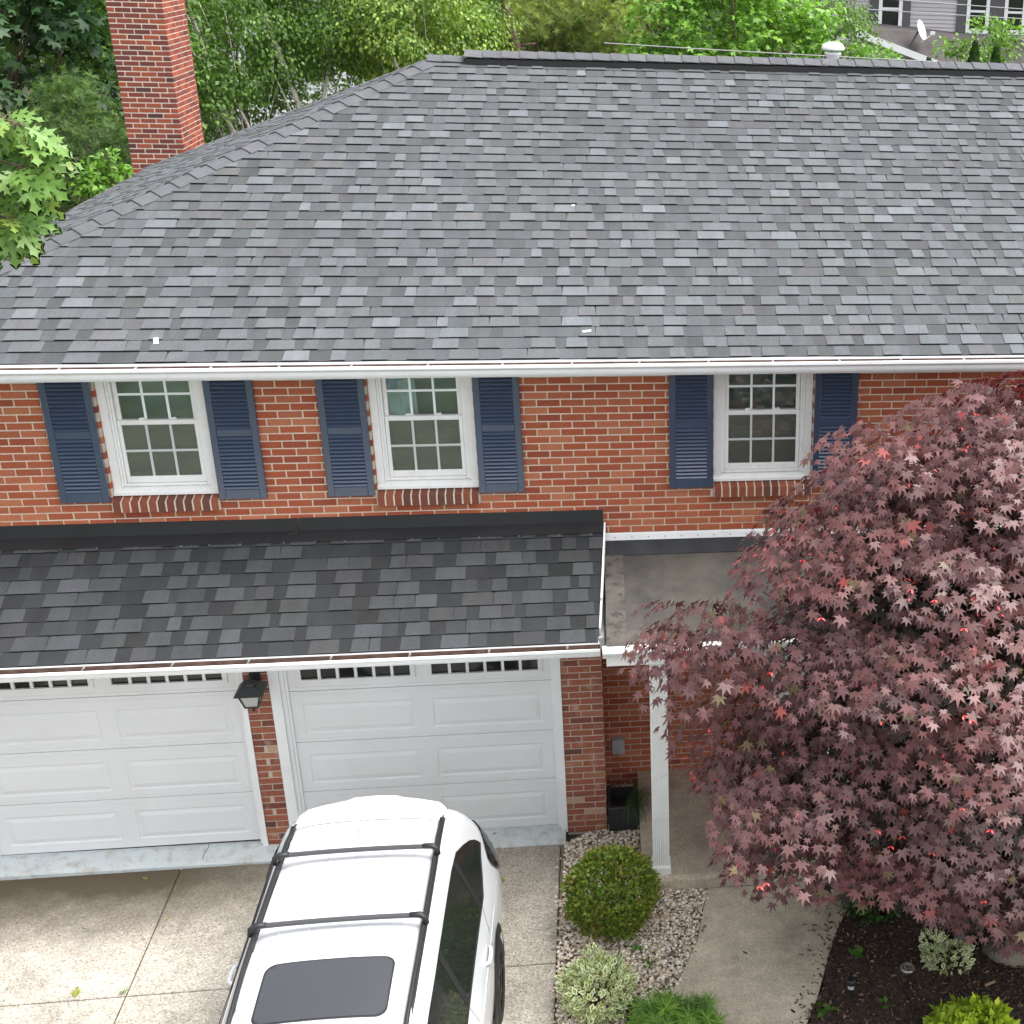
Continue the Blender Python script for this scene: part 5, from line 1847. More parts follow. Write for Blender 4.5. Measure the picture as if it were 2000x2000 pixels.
# --- general leafy trees
def leafy(name, label, base, cen, rad, ncl, per, lsize, cols, trunk_r=0.14, trunk_mat='bark', seed=1, cl_r=0.55, sparse=1.0, group=None, droop=0.3, leaf=(DV, DF), zmin=None, cat='tree', up=0.6, bottom=-0.8, tipn=26, mat='leaf_attr', wig=0.14):
    root = empty(name, base, label, cat, group)
    rs = np.random.RandomState(seed); r = random.Random(seed)
    cen, rad = np.array(cen, float), np.array(rad, float)
    cl = []
    t_ = 0
    while len(cl) < ncl and t_ < 20000:
        t_ += 1
        d = rs.normal(size=3); d /= np.linalg.norm(d)
        if d[2] < bottom:
            continue
        s_ = rs.uniform(0.45, 1.0) ** 0.6 * (1 + 0.16 * mnoise.noise(Vector(d * 2.0 + np.array([seed, 0, 0]))))
        p = cen + d * rad * s_
        if zmin is not None and p[2] < zmin:
            continue
        cl.append((p, d, rs.uniform(0.6, 1.25) * cl_r, rs.uniform(0.78, 1.22)))
    P_, Fw, Nr, Tn, Sz = [], [], [], [], []
    cols = np.array(cols)
    for p, d, r_, br in cl:
        n_ = int(per * (r_ / cl_r) ** 2 * sparse)
        dd = rs.normal(size=(n_, 3)); dd /= np.linalg.norm(dd, axis=1, keepdims=True)
        pos = p + dd * r_ * rs.uniform(0.35, 1.0, (n_, 1)) * np.array([1, 1, 0.72])
        f_ = dd * 0.7 + d * 0.4 + np.array([0, 0, -droop]) + rs.normal(size=(n_, 3)) * 0.45
        nn_ = np.array([0, 0, up]) + dd * 0.5 + d * 0.3 + rs.normal(size=(n_, 3)) * 0.35
        P_.append(pos); Fw.append(f_); Nr.append(nn_)
        c = cols[rs.choice(len(cols), n_)] * rs.uniform(0.75, 1.25, (n_, 1)) * br
        Tn.append(c); Sz.append(rs.uniform(0.7, 1.25, n_) * lsize)
    P_, Fw, Nr, Tn, Sz = map(np.concatenate, (P_, Fw, Nr, Tn, Sz))
    MT_ = frames(Fw, Nr) * Sz[:, None, None]
    V, F, C = stamp(leaf[0], leaf[1], MT_, P_, Tn)
    tag(np_mesh('crown', V, F, C, mat, root, base), kind='stuff')
    idx = rs.choice(len(cl), min(tipn, len(cl)), replace=False)
    tips_ = [((cen[0], cen[1], cen[2] + rad[2] * 0.5), trunk_r)] + [(tuple(cl[i][0]), trunk_r * 0.32) for i in idx]
    limb_tree('trunk', root, base, base, tips_, trunk_r, trunk_mat, r, 7, wig)
    return root
G_DARK = [(0.028, 0.068, 0.022), (0.038, 0.086, 0.027), (0.020, 0.052, 0.018)]
G_MID = [(0.0944, 0.1829, 0.0307), (0.1239, 0.2242, 0.0378), (0.0708, 0.1475, 0.0283)]
G_BRIGHT = [(0.1357, 0.2773, 0.0354), (0.177, 0.3363, 0.0448), (0.1003, 0.2124, 0.0307)]
G_BIRCH = [(0.1357, 0.2242, 0.0354), (0.177, 0.2714, 0.0425), (0.1003, 0.177, 0.0307), (0.2242, 0.3068, 0.0531)]
ML = palm_leaf([(-110, 0.6), (-55, 0.9), (0, 1.0), (55, 0.9), (110, 0.6)], 0.55, 0.2, 0.04)

leafy('broadleaf_tree', 'very dark green broad-leaved tree behind the chimney at the far left', (-6.2, 15.5, 0), (-6.0, 15.2, 5.6), (2.6, 2.2, 3.4), 90, 95, 0.16, G_DARK, 0.2, seed=31, cl_r=0.75, leaf=ML, zmin=3.4)
leafy('broadleaf_tree', 'mid green leafy tree between the dark tree and the brick chimney', (-3.6, 17.5, 0), (-3.4, 17.2, 5.0), (1.7, 1.6, 3.2), 70, 110, 0.12, G_MID, 0.14, seed=32, cl_r=0.6)

# birches: white stems, light hanging leaves
def birch(seed, base, cen, rad, ncl, label, lean, forks):
    t = leafy('birch_tree', label, base, cen, rad, int(ncl * 1.7), 190, 0.085, G_BIRCH if seed == 43 else G_MID, 0.03, 'birch', seed=seed, cl_r=0.55, droop=1.0, up=0.25, group=None, tipn=6)
    q = MB()
    for pts, r0 in forks:
        q.tube([(x_, y_ + 0.75, z_) for x_, y_, z_ in pts], [0.72 * r0 * (1 - 0.55 * k / (len(pts) - 1)) for k in range(len(pts))], 9)
    q.build('stem', 'birch', t, base, True)
    return t
birch(41, (-1.9, 18, 0), (-2.2, 18, 6.0), (1.6, 1.5, 2.0), 40, 'white-stemmed birch just right of the chimney', 0.1,
      [([(-1.9, 17.0, 0), (-1.95, 16.9, 2.0), (-2.1, 16.8, 4.0), (-2.35, 16.8, 5.2), (-2.6, 16.8, 6.4), (-2.8, 16.8, 8.5)], 0.09), ([(-1.5, 16.6, 2.4), (-1.75, 16.6, 4.2), (-2.1, 16.5, 5.2), (-2.9, 16.4, 5.75), (-3.4, 16.4, 5.9)], 0.05), ([(-1.2, 16.5, 3.0), (-2.2, 16.5, 4.4), (-2.7, 16.5, 4.75)], 0.03)])
birch(42, (-0.4, 19, 0), (-0.3, 19, 6.3), (1.7, 1.5, 1.9), 52, 'birch with forked white stems above the left end of the roof', 0.1,
      [([(-0.7, 17.6, 0), (-0.75, 17.5, 2.5), (-0.85, 17.4, 4.2), (-1.15, 17.4, 5.4), (-1.5, 17.4, 6.6), (-1.7, 17.4, 9)], 0.10), ([(-0.75, 17.5, 2.5), (-0.5, 17.4, 4.4), (0.05, 17.3, 6.2), (0.3, 17.3, 8)], 0.07), ([(-0.2, 17.2, 3.2), (-1.0, 17.2, 4.3), (-1.35, 17.2, 5.3)], 0.035)])
birch(43, (1.6, 18.5, 0), (1.4, 18.3, 5.9), (1.55, 1.5, 1.7), 62, 'birch with yellow-green hanging leaves left of the ridge end', 0.1,
      [([(1.5, 17.4, 0), (1.45, 17.3, 3), (1.15, 17.2, 5.0), (0.85, 17.2, 6.0), (0.6, 17.2, 7.5)], 0.08), ([(2.05, 16.8, 4.9), (1.95, 16.8, 5.35), (1.65, 16.8, 5.7), (1.3, 16.8, 5.9)], 0.035)])
leafy('broadleaf_tree', 'leafy green tree filling the gap between the chimney and the birches', (-2.6, 21, 0), (-2.5, 20.8, 4.4), (1.5, 1.1, 2.6), 70, 120, 0.11, G_MID, 0.1, seed=45, cl_r=0.5)
leafy('broadleaf_tree', 'mid green leafy tree behind the birches', (0.6, 23, 0), (0.4, 23, 5.0), (2.6, 1.5, 3.4), 95, 110, 0.12, G_MID, 0.14, seed=44, cl_r=0.65)

# pines with needle tufts
needle = []
_r = random.Random(2)
NVl, NFl = [], []
for k in range(22):
    a_ = _r.uniform(0, 2 * math.pi); el = _r.uniform(-0.3, 1.2)
    d_ = Vector((math.cos(a_) * math.cos(el), math.sin(a_) * math.cos(el) * 1.0, math.sin(el)))
    s_ = d_.cross(Vector((0.3, 0.2, 1))).normalized() * 0.035
    b_ = len(NVl)
    NVl += [tuple(s_), tuple(-s_), tuple(d_)]
    NFl.append((b_, b_ + 1, b_ + 2))
NV, NF = np.array(NVl), np.array(NFl)
def pine(seed, base, cen, rad, ncl, label, cols, size=0.17, per=60, trunk=0.12, name='pine_tree'):
    return leafy(name, label, base, cen, rad, ncl, per, size, cols, trunk, 'bark', seed=seed, cl_r=0.55, leaf=(NV, NF), droop=0.0, up=1.2, tipn=20)
G_PINE = [(0.20, 0.27, 0.06), (0.25, 0.32, 0.075), (0.15, 0.21, 0.06), (0.30, 0.35, 0.09)]
pine(51, (3.35, 21.5, 0), (3.7, 21.8, 5.9), (2.0, 1.4, 2.3), 62, 'open-crowned pine with a dark trunk behind the ridge', G_PINE)
pine(52, (5.0, 23, 0), (4.9, 22.6, 5.2), (1.7, 1.4, 2.4), 60, 'yellow-green pine beside the dark trunk behind the ridge', G_PINE)
pine(53, (-3.3, 13.4, 0), (-3.35, 13.2, 3.6), (1.15, 1.0, 1.9), 62, 'soft green hemlock left of the chimney', [(0.085, 0.150, 0.040), (0.110, 0.180, 0.045), (0.065, 0.120, 0.035)], 0.12, 85, 0.08, 'hemlock_tree')
leafy('leafy_shrub', 'small bright shrub poking up behind the left hip of the roof', (-2.35, 11.2, 0), (-2.3, 11.0, 4.15), (0.55, 0.4, 0.42), 16, 70, 0.10, G_BRIGHT, 0.03, seed=54, cl_r=0.22, cat='shrub')
q = MB()
for pts, r0 in (([(3.35, 20.2, 0), (3.35, 20.2, 3.5), (3.3, 20.2, 5.4), (3.1, 20.2, 6.4), (3.0, 20.2, 9)], 0.16), ([(3.3, 20.2, 5.55), (2.9, 20.1, 5.62), (2.6, 20.1, 5.58)], 0.04), ([(3.3, 20.2, 5.55), (3.7, 20.1, 5.62)], 0.035)):
    q.tube(pts, [r0 * (1 - 0.4 * k / (len(pts) - 1)) for k in range(len(pts))], 9)
tr = empty('pine_snag', (3.35, 20.2, 0), 'dark bare lower trunk with broken side branches behind the ridge', 'tree trunk')
q.build('trunk', 'bark', tr, (3.35, 20.2, 0), True)
leafy('broadleaf_tree', 'dark green tree between the pines and the bright maple', (6.3, 25, 0), (6.2, 24.5, 4.8), (1.6, 1.4, 3.2), 60, 100, 0.14, G_DARK, 0.3, seed=55, cl_r=0.65)
leafy('broadleaf_tree', 'bright green maple above the middle of the ridge', (8.2, 20.5, 0), (7.9, 20.0, 5.6), (2.25, 1.6, 2.2), 95, 120, 0.11, G_BRIGHT, 0.14, seed=56, cl_r=0.55, leaf=ML)
leafy('broadleaf_tree', 'darker green tree at the corner of the grey house', (10.4, 25, 0), (9.9, 24.5, 6.0), (1.9, 1.4, 2.4), 70, 110, 0.11, G_MID, 0.14, seed=57, cl_r=0.55)
leafy('leafy_sapling', 'light green sapling in front of the grey house roof, right edge', (14.1, 20.5, 0), (13.9, 20.4, 5.45), (1.25, 0.6, 0.95), 34, 80, 0.10, G_BRIGHT, 0.04, seed=58, cl_r=0.32, cat='shrub')
leafy('leafy_sapling', 'light green sapling beside the small cone-shaped evergreens', (11.2, 20.0, 0), (11.15, 20.0, 5.35), (0.65, 0.4, 0.38), 16, 70, 0.10, G_BRIGHT, 0.04, seed=59, cl_r=0.24, cat='shrub')
def cone_tree(x, y, ztop, label, seed):
    b_ = (x, y, 0)
    root = empty('cone_evergreen', b_, label, 'evergreen', 'small cone-shaped evergreens behind the ridge')
    rs = np.random.RandomState(seed)
    n_ = 2600
    t = rs.uniform(0, 1, n_) ** 0.8
    th = rs.uniform(0, 2 * math.pi, n_)
    zz = 3.4 + (ztop - 3.4) * (1 - t)
    R_ = 0.50 * t ** 0.8 * rs.uniform(0.7, 1.0, n_)
    pos = np.stack([x + R_ * np.cos(th), y + R_ * np.sin(th), zz], 1)
    f_ = np.stack([np.cos(th) * 0.5, np.sin(th) * 0.5, np.ones(n_)], 1) + rs.normal(size=(n_, 3)) * 0.2
    n2 = np.stack([np.cos(th), np.sin(th), np.full(n_, 0.3)], 1)
    tn_ = np.array([(0.03, 0.075, 0.02), (0.05, 0.10, 0.025)])[rs.choice(2, n_)] * rs.uniform(0.7, 1.3, (n_, 1))
    V, F, C = stamp(DV, DF, frames(f_, n2) * 0.11, pos, tn_)
    tag(np_mesh('crown', V, F, C, 'leaf_attr', root, b_), kind='stuff')
    q = MB(); q.tube([(x, y, 0), (x, y, ztop - 0.3)], [0.06, 0.02], 7); q.build('trunk', 'bark', root, b_)
for i, (px_, zt_, lab) in enumerate(((1815, 5.62, 'leftmost and lowest of three small cone-shaped evergreens'), (1903, 5.98, 'middle of three small cone-shaped evergreens'), (1945, 5.90, 'rightmost of three small cone-shaped evergreens'))):
    p = ray_at_y(px_, 110, 19.0)
    cone_tree(float(p[0]), 19.0, zt_ - 0.06, lab, 60 + i)

# --- far wood that closes the view behind everything
rs = np.random.RandomState(77)
n_ = 15000
x = rs.uniform(-45, 60, n_); zz = rs.uniform(-0.5, 11, n_); y = 62 + rs.uniform(0, 6, n_) + 2.5 * np.sin(x * 0.5) - 0.25 * np.abs(zz - 4)
pos = np.stack([x, y, zz], 1)
f_ = rs.normal(size=(n_, 3)); n2 = np.array([0, -0.8, 0.7]) + rs.normal(size=(n_, 3)) * 0.5
shade = np.array([mnoise.noise(Vector((a_ * 0.35, b_ * 0.5, 0))) for a_, b_ in zip(x, zz)])
tn_ = np.array(G_MID)[rs.choice(3, n_)] * (0.75 + 0.5 * shade)[:, None]
V, F, C = stamp(DV, DF, frames(f_, n2) * 1.1, pos, tn_)
tag(np_mesh('far_wood', V, F, C, 'leaf_attr'), 'green mass of trees far behind the houses', 'wood', None, 'stuff')

# ------------------------------------------------------------------ neighbours
NB = (17.0, 40.0, 0.0)
nbh = empty('grey_house', NB, 'grey clapboard house with dark shutters seen over the ridge at the upper right', 'house')
def lap_wall(x0, x1, z0, z1, y, step, holes=()):
    q = MB()
    z = z0
    while z < z1:
        z2 = min(z + step, z1)
        for s, t in split(x0, x1, [h[:2] for h in holes if h[2] < (z + z2) / 2 < h[3]]):
            q.hexa([(s, y - 0.03, z), (t, y - 0.03, z), (t, y + 0.05, z), (s, y + 0.05, z), (s, y - 0.004, z2), (t, y - 0.004, z2), (t, y + 0.05, z2), (s, y + 0.05, z2)])
        z += step
    return q
wins = [(15.02, 15.89), (18.275, 19.124), (19.685, 20.50)]
q = lap_wall(12.6, 26.0, 0.0, 7.2, 40.0, 0.135)
tag(q.build('siding', 'siding_grey', nbh, NB), kind='stuff')
for (a_, b_) in wins:
    f_ = MB()
    zb_, zt_ = 4.82, 6.35
    f_.box(a_, a_ + 0.13, 39.90, 40.0, zb_, zt_); f_.box(b_ - 0.13, b_, 39.90, 40.0, zb_, zt_)
    f_.box(a_ + 0.13, b_ - 0.13, 39.901, 40.0, zb_, zb_ + 0.15); f_.box(a_ + 0.13, b_ - 0.13, 39.901, 40.0, zt_ - 0.12, zt_)
    f_.box(a_ + 0.13, b_ - 0.13, 39.915, 40.0, 5.54, 5.62)
    fo = f_.build('window', 'siding_white', nbh, NB)
    for z0, z1 in ((zb_ + 0.15, 5.54), (5.62, zt_ - 0.12)):
        p = MB(); p.box(a_ + 0.13, b_ - 0.13, 39.93, 39.95, z0, z1); p.build('pane', 'dark_glass', fo, NB)
for a_, b_ in ((14.70, 15.01), (15.90, 16.20), (17.93, 18.265), (19.134, 19.675), (20.51, 20.9)):
    s_ = MB(); s_.box(a_, b_, 39.92, 39.965, 4.86, 6.33); s_.build('shutter', 'shutter_grey', nbh, NB)
rf = MB()
rf.hexa([(11.5, 39.4, 7.15), (27, 39.4, 7.15), (27, 45, 9.6), (11.5, 45, 9.6), (11.5, 39.4, 7.3), (27, 39.4, 7.3), (27, 45, 9.75), (11.5, 45, 9.75)])
rf.build('roof', 'old_roof', nbh, NB)
# lower wing: gable with white rake, dark roof falling to the right
p_top = ray_at_y(1668, 60, 38.0); p_bot = ray_at_y(1808, 115, 38.0)
wg = MB()
r_ = [(11.8, 38.0, 0.0), (18.2, 38.0, 0.0)]
slope_ = (p_bot[2] - p_top[2]) / (p_bot[0] - p_top[0])
def rz_(x): return p_top[2] + slope_ * (x - p_top[0])
z = 0.0
while z < 5.0:
    z2 = z + 0.135
    xr = p_top[0] + (z2 - p_top[2]) / slope_
    xl = 2 * p_top[0] - xr
    x0_, x1_ = max(10.5, xl), min(19.0, xr)
    if x1_ > x0_ + 0.1:
        wg.hexa([(x0_, 37.97, z), (x1_, 37.97, z), (x1_, 38.05, z), (x0_, 38.05, z), (x0_, 37.996, z2), (x1_, 37.996, z2), (x1_, 38.05, z2), (x0_, 38.05, z2)])
    z = z2
tag(wg.build('siding', 'siding_grey', nbh, NB), kind='stuff')
rt = MB()
xa, xb = float(p_top[0]), 20.5
rt.hexa([(xa, 37.8, rz_(xa)), (xb, 37.8, rz_(xb)), (xb, 40.0, rz_(xb) + 1.0), (xa, 40.0, rz_(xa) + 0.10), (xa, 37.8, rz_(xa) + 0.10), (xb, 37.8, rz_(xb) + 0.10), (xb, 40.0, rz_(xb) + 1.95), (xa, 40.0, rz_(xa) + 0.25)])
rt.build('wing_roof', 'old_roof', nbh, NB)
rk_ = MB()
rk_.hexa([(xa - 0.1, 37.70, rz_(xa) - 0.12), (xb, 37.70, rz_(xb) - 0.12), (xb, 37.79, rz_(xb) - 0.12), (xa - 0.1, 37.79, rz_(xa) - 0.12), (xa - 0.1, 37.70, rz_(xa) + 0.12), (xb, 37.70, rz_(xb) + 0.12), (xb, 37.79, rz_(xb) + 0.12), (xa - 0.1, 37.79, rz_(xa) + 0.12)])
rk_.build('rake_board', 'siding_white', nbh, NB)
# satellite dish on that roof
dp = ray_at_y(1795, 60, 37.9)
DO = (float(dp[0]), 37.9, float(dp[2]) - 0.65)
di = empty('satellite_dish', DO, 'pale satellite dish on the dark roof of the grey house', 'satellite dish')
q = MB()
axis = Vector((0.75, -0.55, 0.35)).normalized()
e1 = axis.cross(Vector((0, 0, 1))).normalized(); e2 = e1.cross(axis)
c_ = Vector((float(dp[0]), 37.9, float(dp[2])))
for k in range(16):
    a0, a1 = 2 * math.pi * k / 16, 2 * math.pi * (k + 1) / 16
    for ra, rb in ((0.0, 0.2), (0.2, 0.40)):
        P = lambda r_, a_: c_ + (e1 * math.cos(a_) * 0.75 + e2 * math.sin(a_) * 0.9) * r_ + axis * (r_ * r_ * 0.7)
        q.poly([P(ra, a0), P(rb, a0), P(rb, a1), P(ra, a1)])
q.build('reflector', 'dish', di, DO, True)
q = MB()
q.tube([c_ - e2 * 0.38, c_ + axis * 0.55 - e2 * 0.25], 0.022, 6)
q.box(c_.x + axis.x * 0.55 - 0.06, c_.x + axis.x * 0.55 + 0.08, c_.y + axis.y * 0.55 - 0.05, c_.y + axis.y * 0.55 + 0.05, c_.z + axis.z * 0.55 - 0.30, c_.z + axis.z * 0.55 - 0.19)
q.build('feed_arm', 'dish', di, DO)
q = MB(); q.tube([c_ - axis * 0.03, c_ - axis * 0.15 - e2 * 0.1, Vector((c_.x - 0.35, c_.y, c_.z - 0.65))], 0.035, 6)
q.build('mast', 'bar_grey', di, DO)

# white house behind the birches
WH = (-4.5, 36, 0)
wh = empty('white_house', WH, 'white clapboard house glimpsed through the birches', 'house')
q = lap_wall(-6.4, -2.4, 0, 5.2, 36, 0.15)
tag(q.build('siding', 'siding_white', wh, WH), kind='stuff')
q = MB(); q.hexa([(-6.8, 35.5, 5.1), (-2.0, 35.5, 5.1), (-2.0, 42, 7.9), (-6.8, 42, 7.9), (-6.8, 35.5, 5.25), (-2.0, 35.5, 5.25), (-2.0, 42, 8.05), (-6.8, 42, 8.05)])
q.build('roof', 'old_roof', wh, WH)
for a_, z_ in ((-5.9, 3.1), (-4.2, 3.1), (-4.2, 0.9)):
    s_ = MB(); s_.box(a_, a_ + 0.9, 35.93, 35.96, z_, z_ + 1.3); s_.build('window', 'dark_glass', wh, WH)

# board fence at the left
FO = (-9, 24.0, 0)
fe = empty('board_fence', FO, 'weathered brown board fence beyond the left end of the roof', 'fence')
bm_ = MB(); bm_.box(-0.07, 0.07, -0.012, 0.012, 0, 2.0)
o = bm_.build('board', 'fence_wood'); bme = o.data; bpy.data.objects.remove(o)
for k in range(46):
    o = link('board', bme, fe); o.location = (k * 0.152, RND.uniform(-0.006, 0.006), RND.uniform(-0.02, 0.02))
for k in range(5):
    q = MB(); q.box(-9 + k * 1.7 - 0.05, -9 + k * 1.7 + 0.05, 24.02, 24.12, 0, 2.05); q.build('post', 'fence_wood', fe, FO)

# overhead cables
def wire(pts, rad, label):
    mid = Vector(pts[0])
    q = MB()
    n_ = 14
    a_, b_ = Vector(pts[0]), Vector(pts[1])
    P = [a_.lerp(b_, k / n_) - Vector((0, 0, pts[2] * 4 * (k / n_) * (1 - k / n_))) for k in range(n_ + 1)]
    q.tube(P, rad, 6)
    o = q.build('overhead_cable', 'cable')
    tag(o, label, 'cable', 'cables over the back gardens')
A_ = ray_at_y(1180, 84, 15); B_ = ray_at_y(1720, 113, 15)
wire((A_, A_ + (B_ - A_) * 1.6, 0.02), 0.010, 'thick cable running along just above the ridge')
A_ = ray_at_y(1330, -8, 30); B_ = ray_at_y(2000, 34, 30)
wire((A_, A_ + (B_ - A_) * 1.4, 0.05), 0.014, 'lowest of the thin cables crossing the windows of the grey house')
A_ = ray_at_y(1560, -18, 31); B_ = ray_at_y(2000, 15, 31)
wire((A_, A_ + (B_ - A_) * 1.4, 0.05), 0.014, 'topmost of the thin cables crossing the grey house')

# ------------------------------------------------------------------ near oak branch at the left edge
OB = (-2.6, -5.6, 0)
oak = empty('oak_tree', OB, 'oak whose bright green lobed leaves hang into the left edge of the view', 'tree')
def oak_leaf():
    v_ = []; f_ = []
    Z = lambda x, y: -0.25 * y * y + 0.20 * abs(x)
    def fan(pts):
        n = len(v_)
        v_.extend([(x, y, Z(x, y)) for x, y in pts])
        for k in range(1, len(pts) - 1):
            f_.append((n, n + k, n + k + 1))
    for y0, y1, w0, w1 in ((0.0, 0.14, 0.012, 0.02), (0.14, 0.50, 0.045, 0.055), (0.50, 0.86, 0.055, 0.05)):
        fan([(-w0, y0), (w0, y0), (w1, y1), (-w1, y1)])
    fan([(0, 1.12), (-0.035, 0.98), (-0.13, 0.99), (-0.05, 0.84), (0.05, 0.84), (0.13, 0.99), (0.035, 0.98)])
    for s_ in (-1, 1):
        for yb, k_ in ((0.13, 0.60), (0.31, 1.0), (0.56, 0.86)):
            pts = [(0.03, yb), (0.15 * k_ + 0.02, yb + 0.05 * k_), (0.24 * k_, yb + 0.04 * k_), (0.22 * k_, yb + 0.11 * k_), (0.38 * k_, yb + 0.26 * k_), (0.23 * k_, yb + 0.22 * k_), (0.20 * k_, yb + 0.31 * k_), (0.10 * k_ + 0.02, yb + 0.20 * k_), (0.03, yb + 0.22 * k_)]
            c = (0.04, yb + 0.11 * k_)
            P = [c] + pts
            P = [(s_ * x, y) for x, y in P]
            fan(P if s_ > 0 else [P[0]] + P[1:][::-1])
    return np.array(v_), np.array(f_)
OV, OF = oak_leaf()
lm = np_mesh('leaf', OV, OF, np.ones((len(OF), 3)), 'leaf_obj'); oak_me = lm.data; bpy.data.objects.remove(lm)
r = random.Random(9)
tw = MB()
limb = [(-2.6, -5.6, 0), (-2.5, -5.5, 4), (-2.0, -5.2, 6.2), (-0.6, -4.9, 7.3), (0.9, -4.7, 7.6)]
tw.tube(limb, [0.2, 0.17, 0.12, 0.07, 0.035], 10)
nodes = [(2, 225, -4.6), (34, 240, -4.7), (5, 272, -4.5), (58, 272, -4.6), (55, 300, -4.6), (22, 300, -4.55), (-4, 375, -4.6), (38, 360, -4.6), (40, 325, -4.7), (12, 345, -4.5), (20, 395, -4.6), (10, 425, -4.7), (30, 405, -4.6), (-20, 300, -4.5), (-30, 400, -4.6), (-15, 450, -4.6), (-60, 240, -4.6), (-70, 340, -4.5), (-60, 450, -4.6)]
for (px_, py_, Y_) in nodes:
    p = Vector(ray_at_y(px_, py_, Y_))
    st_ = Vector((0.9 + r.uniform(-0.8, 0.2), -4.7, 7.55))
    tw.tube([st_, st_.lerp(p, 0.5) + Vector((-0.05, 0, 0.08)), p], [0.014, 0.009, 0.005], 6)
    nlv = r.randint(9, 12)
    for k in range(nlv):
        a_ = r.uniform(0, 2 * math.pi)
        f_ = Vector((math.cos(a_) * 0.8 + 0.25, math.sin(a_) * 0.45 - 0.15, r.uniform(-1.1, 0.05))).normalized()
        n_ = (Vector((0.3, -0.8, 0.6)) + Vector((r.uniform(-1, 1), r.uniform(-1, 1), r.uniform(-0.5, 0.5))) * 0.45).normalized()
        L_ = r.uniform(0.12, 0.20)
        s_ = f_.cross(n_).normalized(); n_ = s_.cross(f_)
        o = link('leaf', oak_me, oak)
        mt = Matrix((s_ * L_ * 1.05, f_ * L_, n_ * L_)).transposed().to_4x4()
        mt.translation = p + f_ * 0.03 - Vector(OB)
        o.matrix_local = mt
        c = r.choice([(0.120, 0.230, 0.045), (0.150, 0.270, 0.055), (0.095, 0.190, 0.040), (0.20, 0.29, 0.06)])
        o.color = (*jit(c, 0.12, r), 1)
        tw.tube([p, p + f_ * 0.034], 0.0025, 5)
tw.build('branch', 'bark', oak, OB, True)

# ------------------------------------------------------------------ shrubs and plants in the beds
def ball_shrub(name, label, cx, cy, cz, rx, ry, rz, n_, lsize, cols, seed, leaf=(DV, DF), base_z=0.0, mat='leaf_attr', ftint=None, rough=0.12, cat='shrub', part_of=None):
    b_ = (cx, cy, base_z)
    root = part_of or empty(name, b_, label, cat)
    if part_of:
        b_ = tuple(part_of.location)
    rs = np.random.RandomState(seed)
    d = rs.normal(size=(n_, 3)); d /= np.linalg.norm(d, axis=1, keepdims=True)
    nz = np.array([mnoise.noise(Vector(v_ * 2.6 + np.array([seed, 0, 0]))) + 0.6 * mnoise.noise(Vector(v_ * 6.0)) for v_ in d])
    s_ = rs.uniform(0.55, 1.0, n_) ** 0.35 * (1 + rough * nz)
    pos = np.array([cx, cy, cz]) + d * np.array([rx, ry, rz]) * s_[:, None]
    ok = pos[:, 2] > base_z + 0.02
    d, pos, nz, s_ = d[ok], pos[ok], nz[ok], s_[ok]; n_ = len(d)
    f_ = d * 0.8 + np.array([0, 0, 0.45]) + rs.normal(size=(n_, 3)) * 0.5
    n2 = d * 0.8 + np.array([0, 0, 0.5]) + rs.normal(size=(n_, 3)) * 0.45
    cols = np.array(cols)
    patch = np.array([mnoise.noise(Vector(v_ * 3.1 + np.array([0, seed, 0]))) for v_ in d])
    ci = np.clip((patch + 0.5 + rs.normal(size=n_) * 0.22) * len(cols), 0, len(cols) - 1).astype(int)
    tn_ = cols[ci] * rs.uniform(0.75, 1.25, (n_, 1))
    V, F, C = stamp(leaf[0], leaf[1], frames(f_, n2) * (lsize * rs.uniform(0.7, 1.25, n_))[:, None, None], pos, tn_, ftint)
    tag(np_mesh('sprig' if part_of else 'foliage', V, F, C, mat, root, b_), kind='stuff')
    if part_of:
        return root
    q = MB()
    for k in range(9):
        a_ = k * 0.7
        q.tube([(cx + 0.03 * math.cos(a_), cy + 0.03 * math.sin(a_), base_z - 0.01), (cx + rx * 0.35 * math.cos(a_), cy + ry * 0.35 * math.sin(a_), cz), (cx + rx * 0.7 * math.cos(a_), cy + ry * 0.7 * math.sin(a_), cz + rz * 0.5)], [0.012, 0.008, 0.004], 5)
    q.build('stems', 'bark', root, b_)
    return root
ball_shrub('round_shrub', 'clipped round golden-green shrub between the garage pier and the porch post', 4.925, -1.80, 0.37, 0.385, 0.37, 0.39, 9500, 0.036,
           [(0.13, 0.21, 0.025), (0.17, 0.24, 0.03), (0.20, 0.24, 0.032), (0.12, 0.21, 0.03), (0.23, 0.22, 0.045)], 71, rough=0.2)
# variegated leaf: green heart, cream rim
VV = np.array([(0, 0.12, 0), (0.17, 0.45, 0.03), (0, 0.85, -0.05), (-0.17, 0.45, 0.03), (0, 0, 0), (0.30, 0.45, 0.05), (0, 1.02, -0.08), (-0.30, 0.45, 0.05)])
VF = np.array([(0, 1, 2, 3), (4, 5, 1, 0), (5, 6, 2, 1), (6, 7, 3, 2), (7, 4, 0, 3)])
VT = np.array([(0.26, 0.40, 0.20), (1, 1, 1), (1, 1, 1), (1, 1, 1), (1, 1, 1)])
CREAM = [(0.78, 0.77, 0.52), (0.85, 0.84, 0.66), (0.76, 0.78, 0.56)]
vs1 = ball_shrub('variegated_shrub', 'cream and green variegated shrub in the gravel beside the driveway', 4.800, -2.80, 0.21, 0.28, 0.26, 0.23, 1150, 0.066, CREAM, 72, (VV, VF), ftint=VT, rough=0.25)
ball_shrub('sprig', None, 4.775, -2.68, 0.34, 0.10, 0.09, 0.15, 110, 0.064, CREAM, 73, (VV, VF), base_z=0.2, part_of=vs1, ftint=VT, rough=0.2)
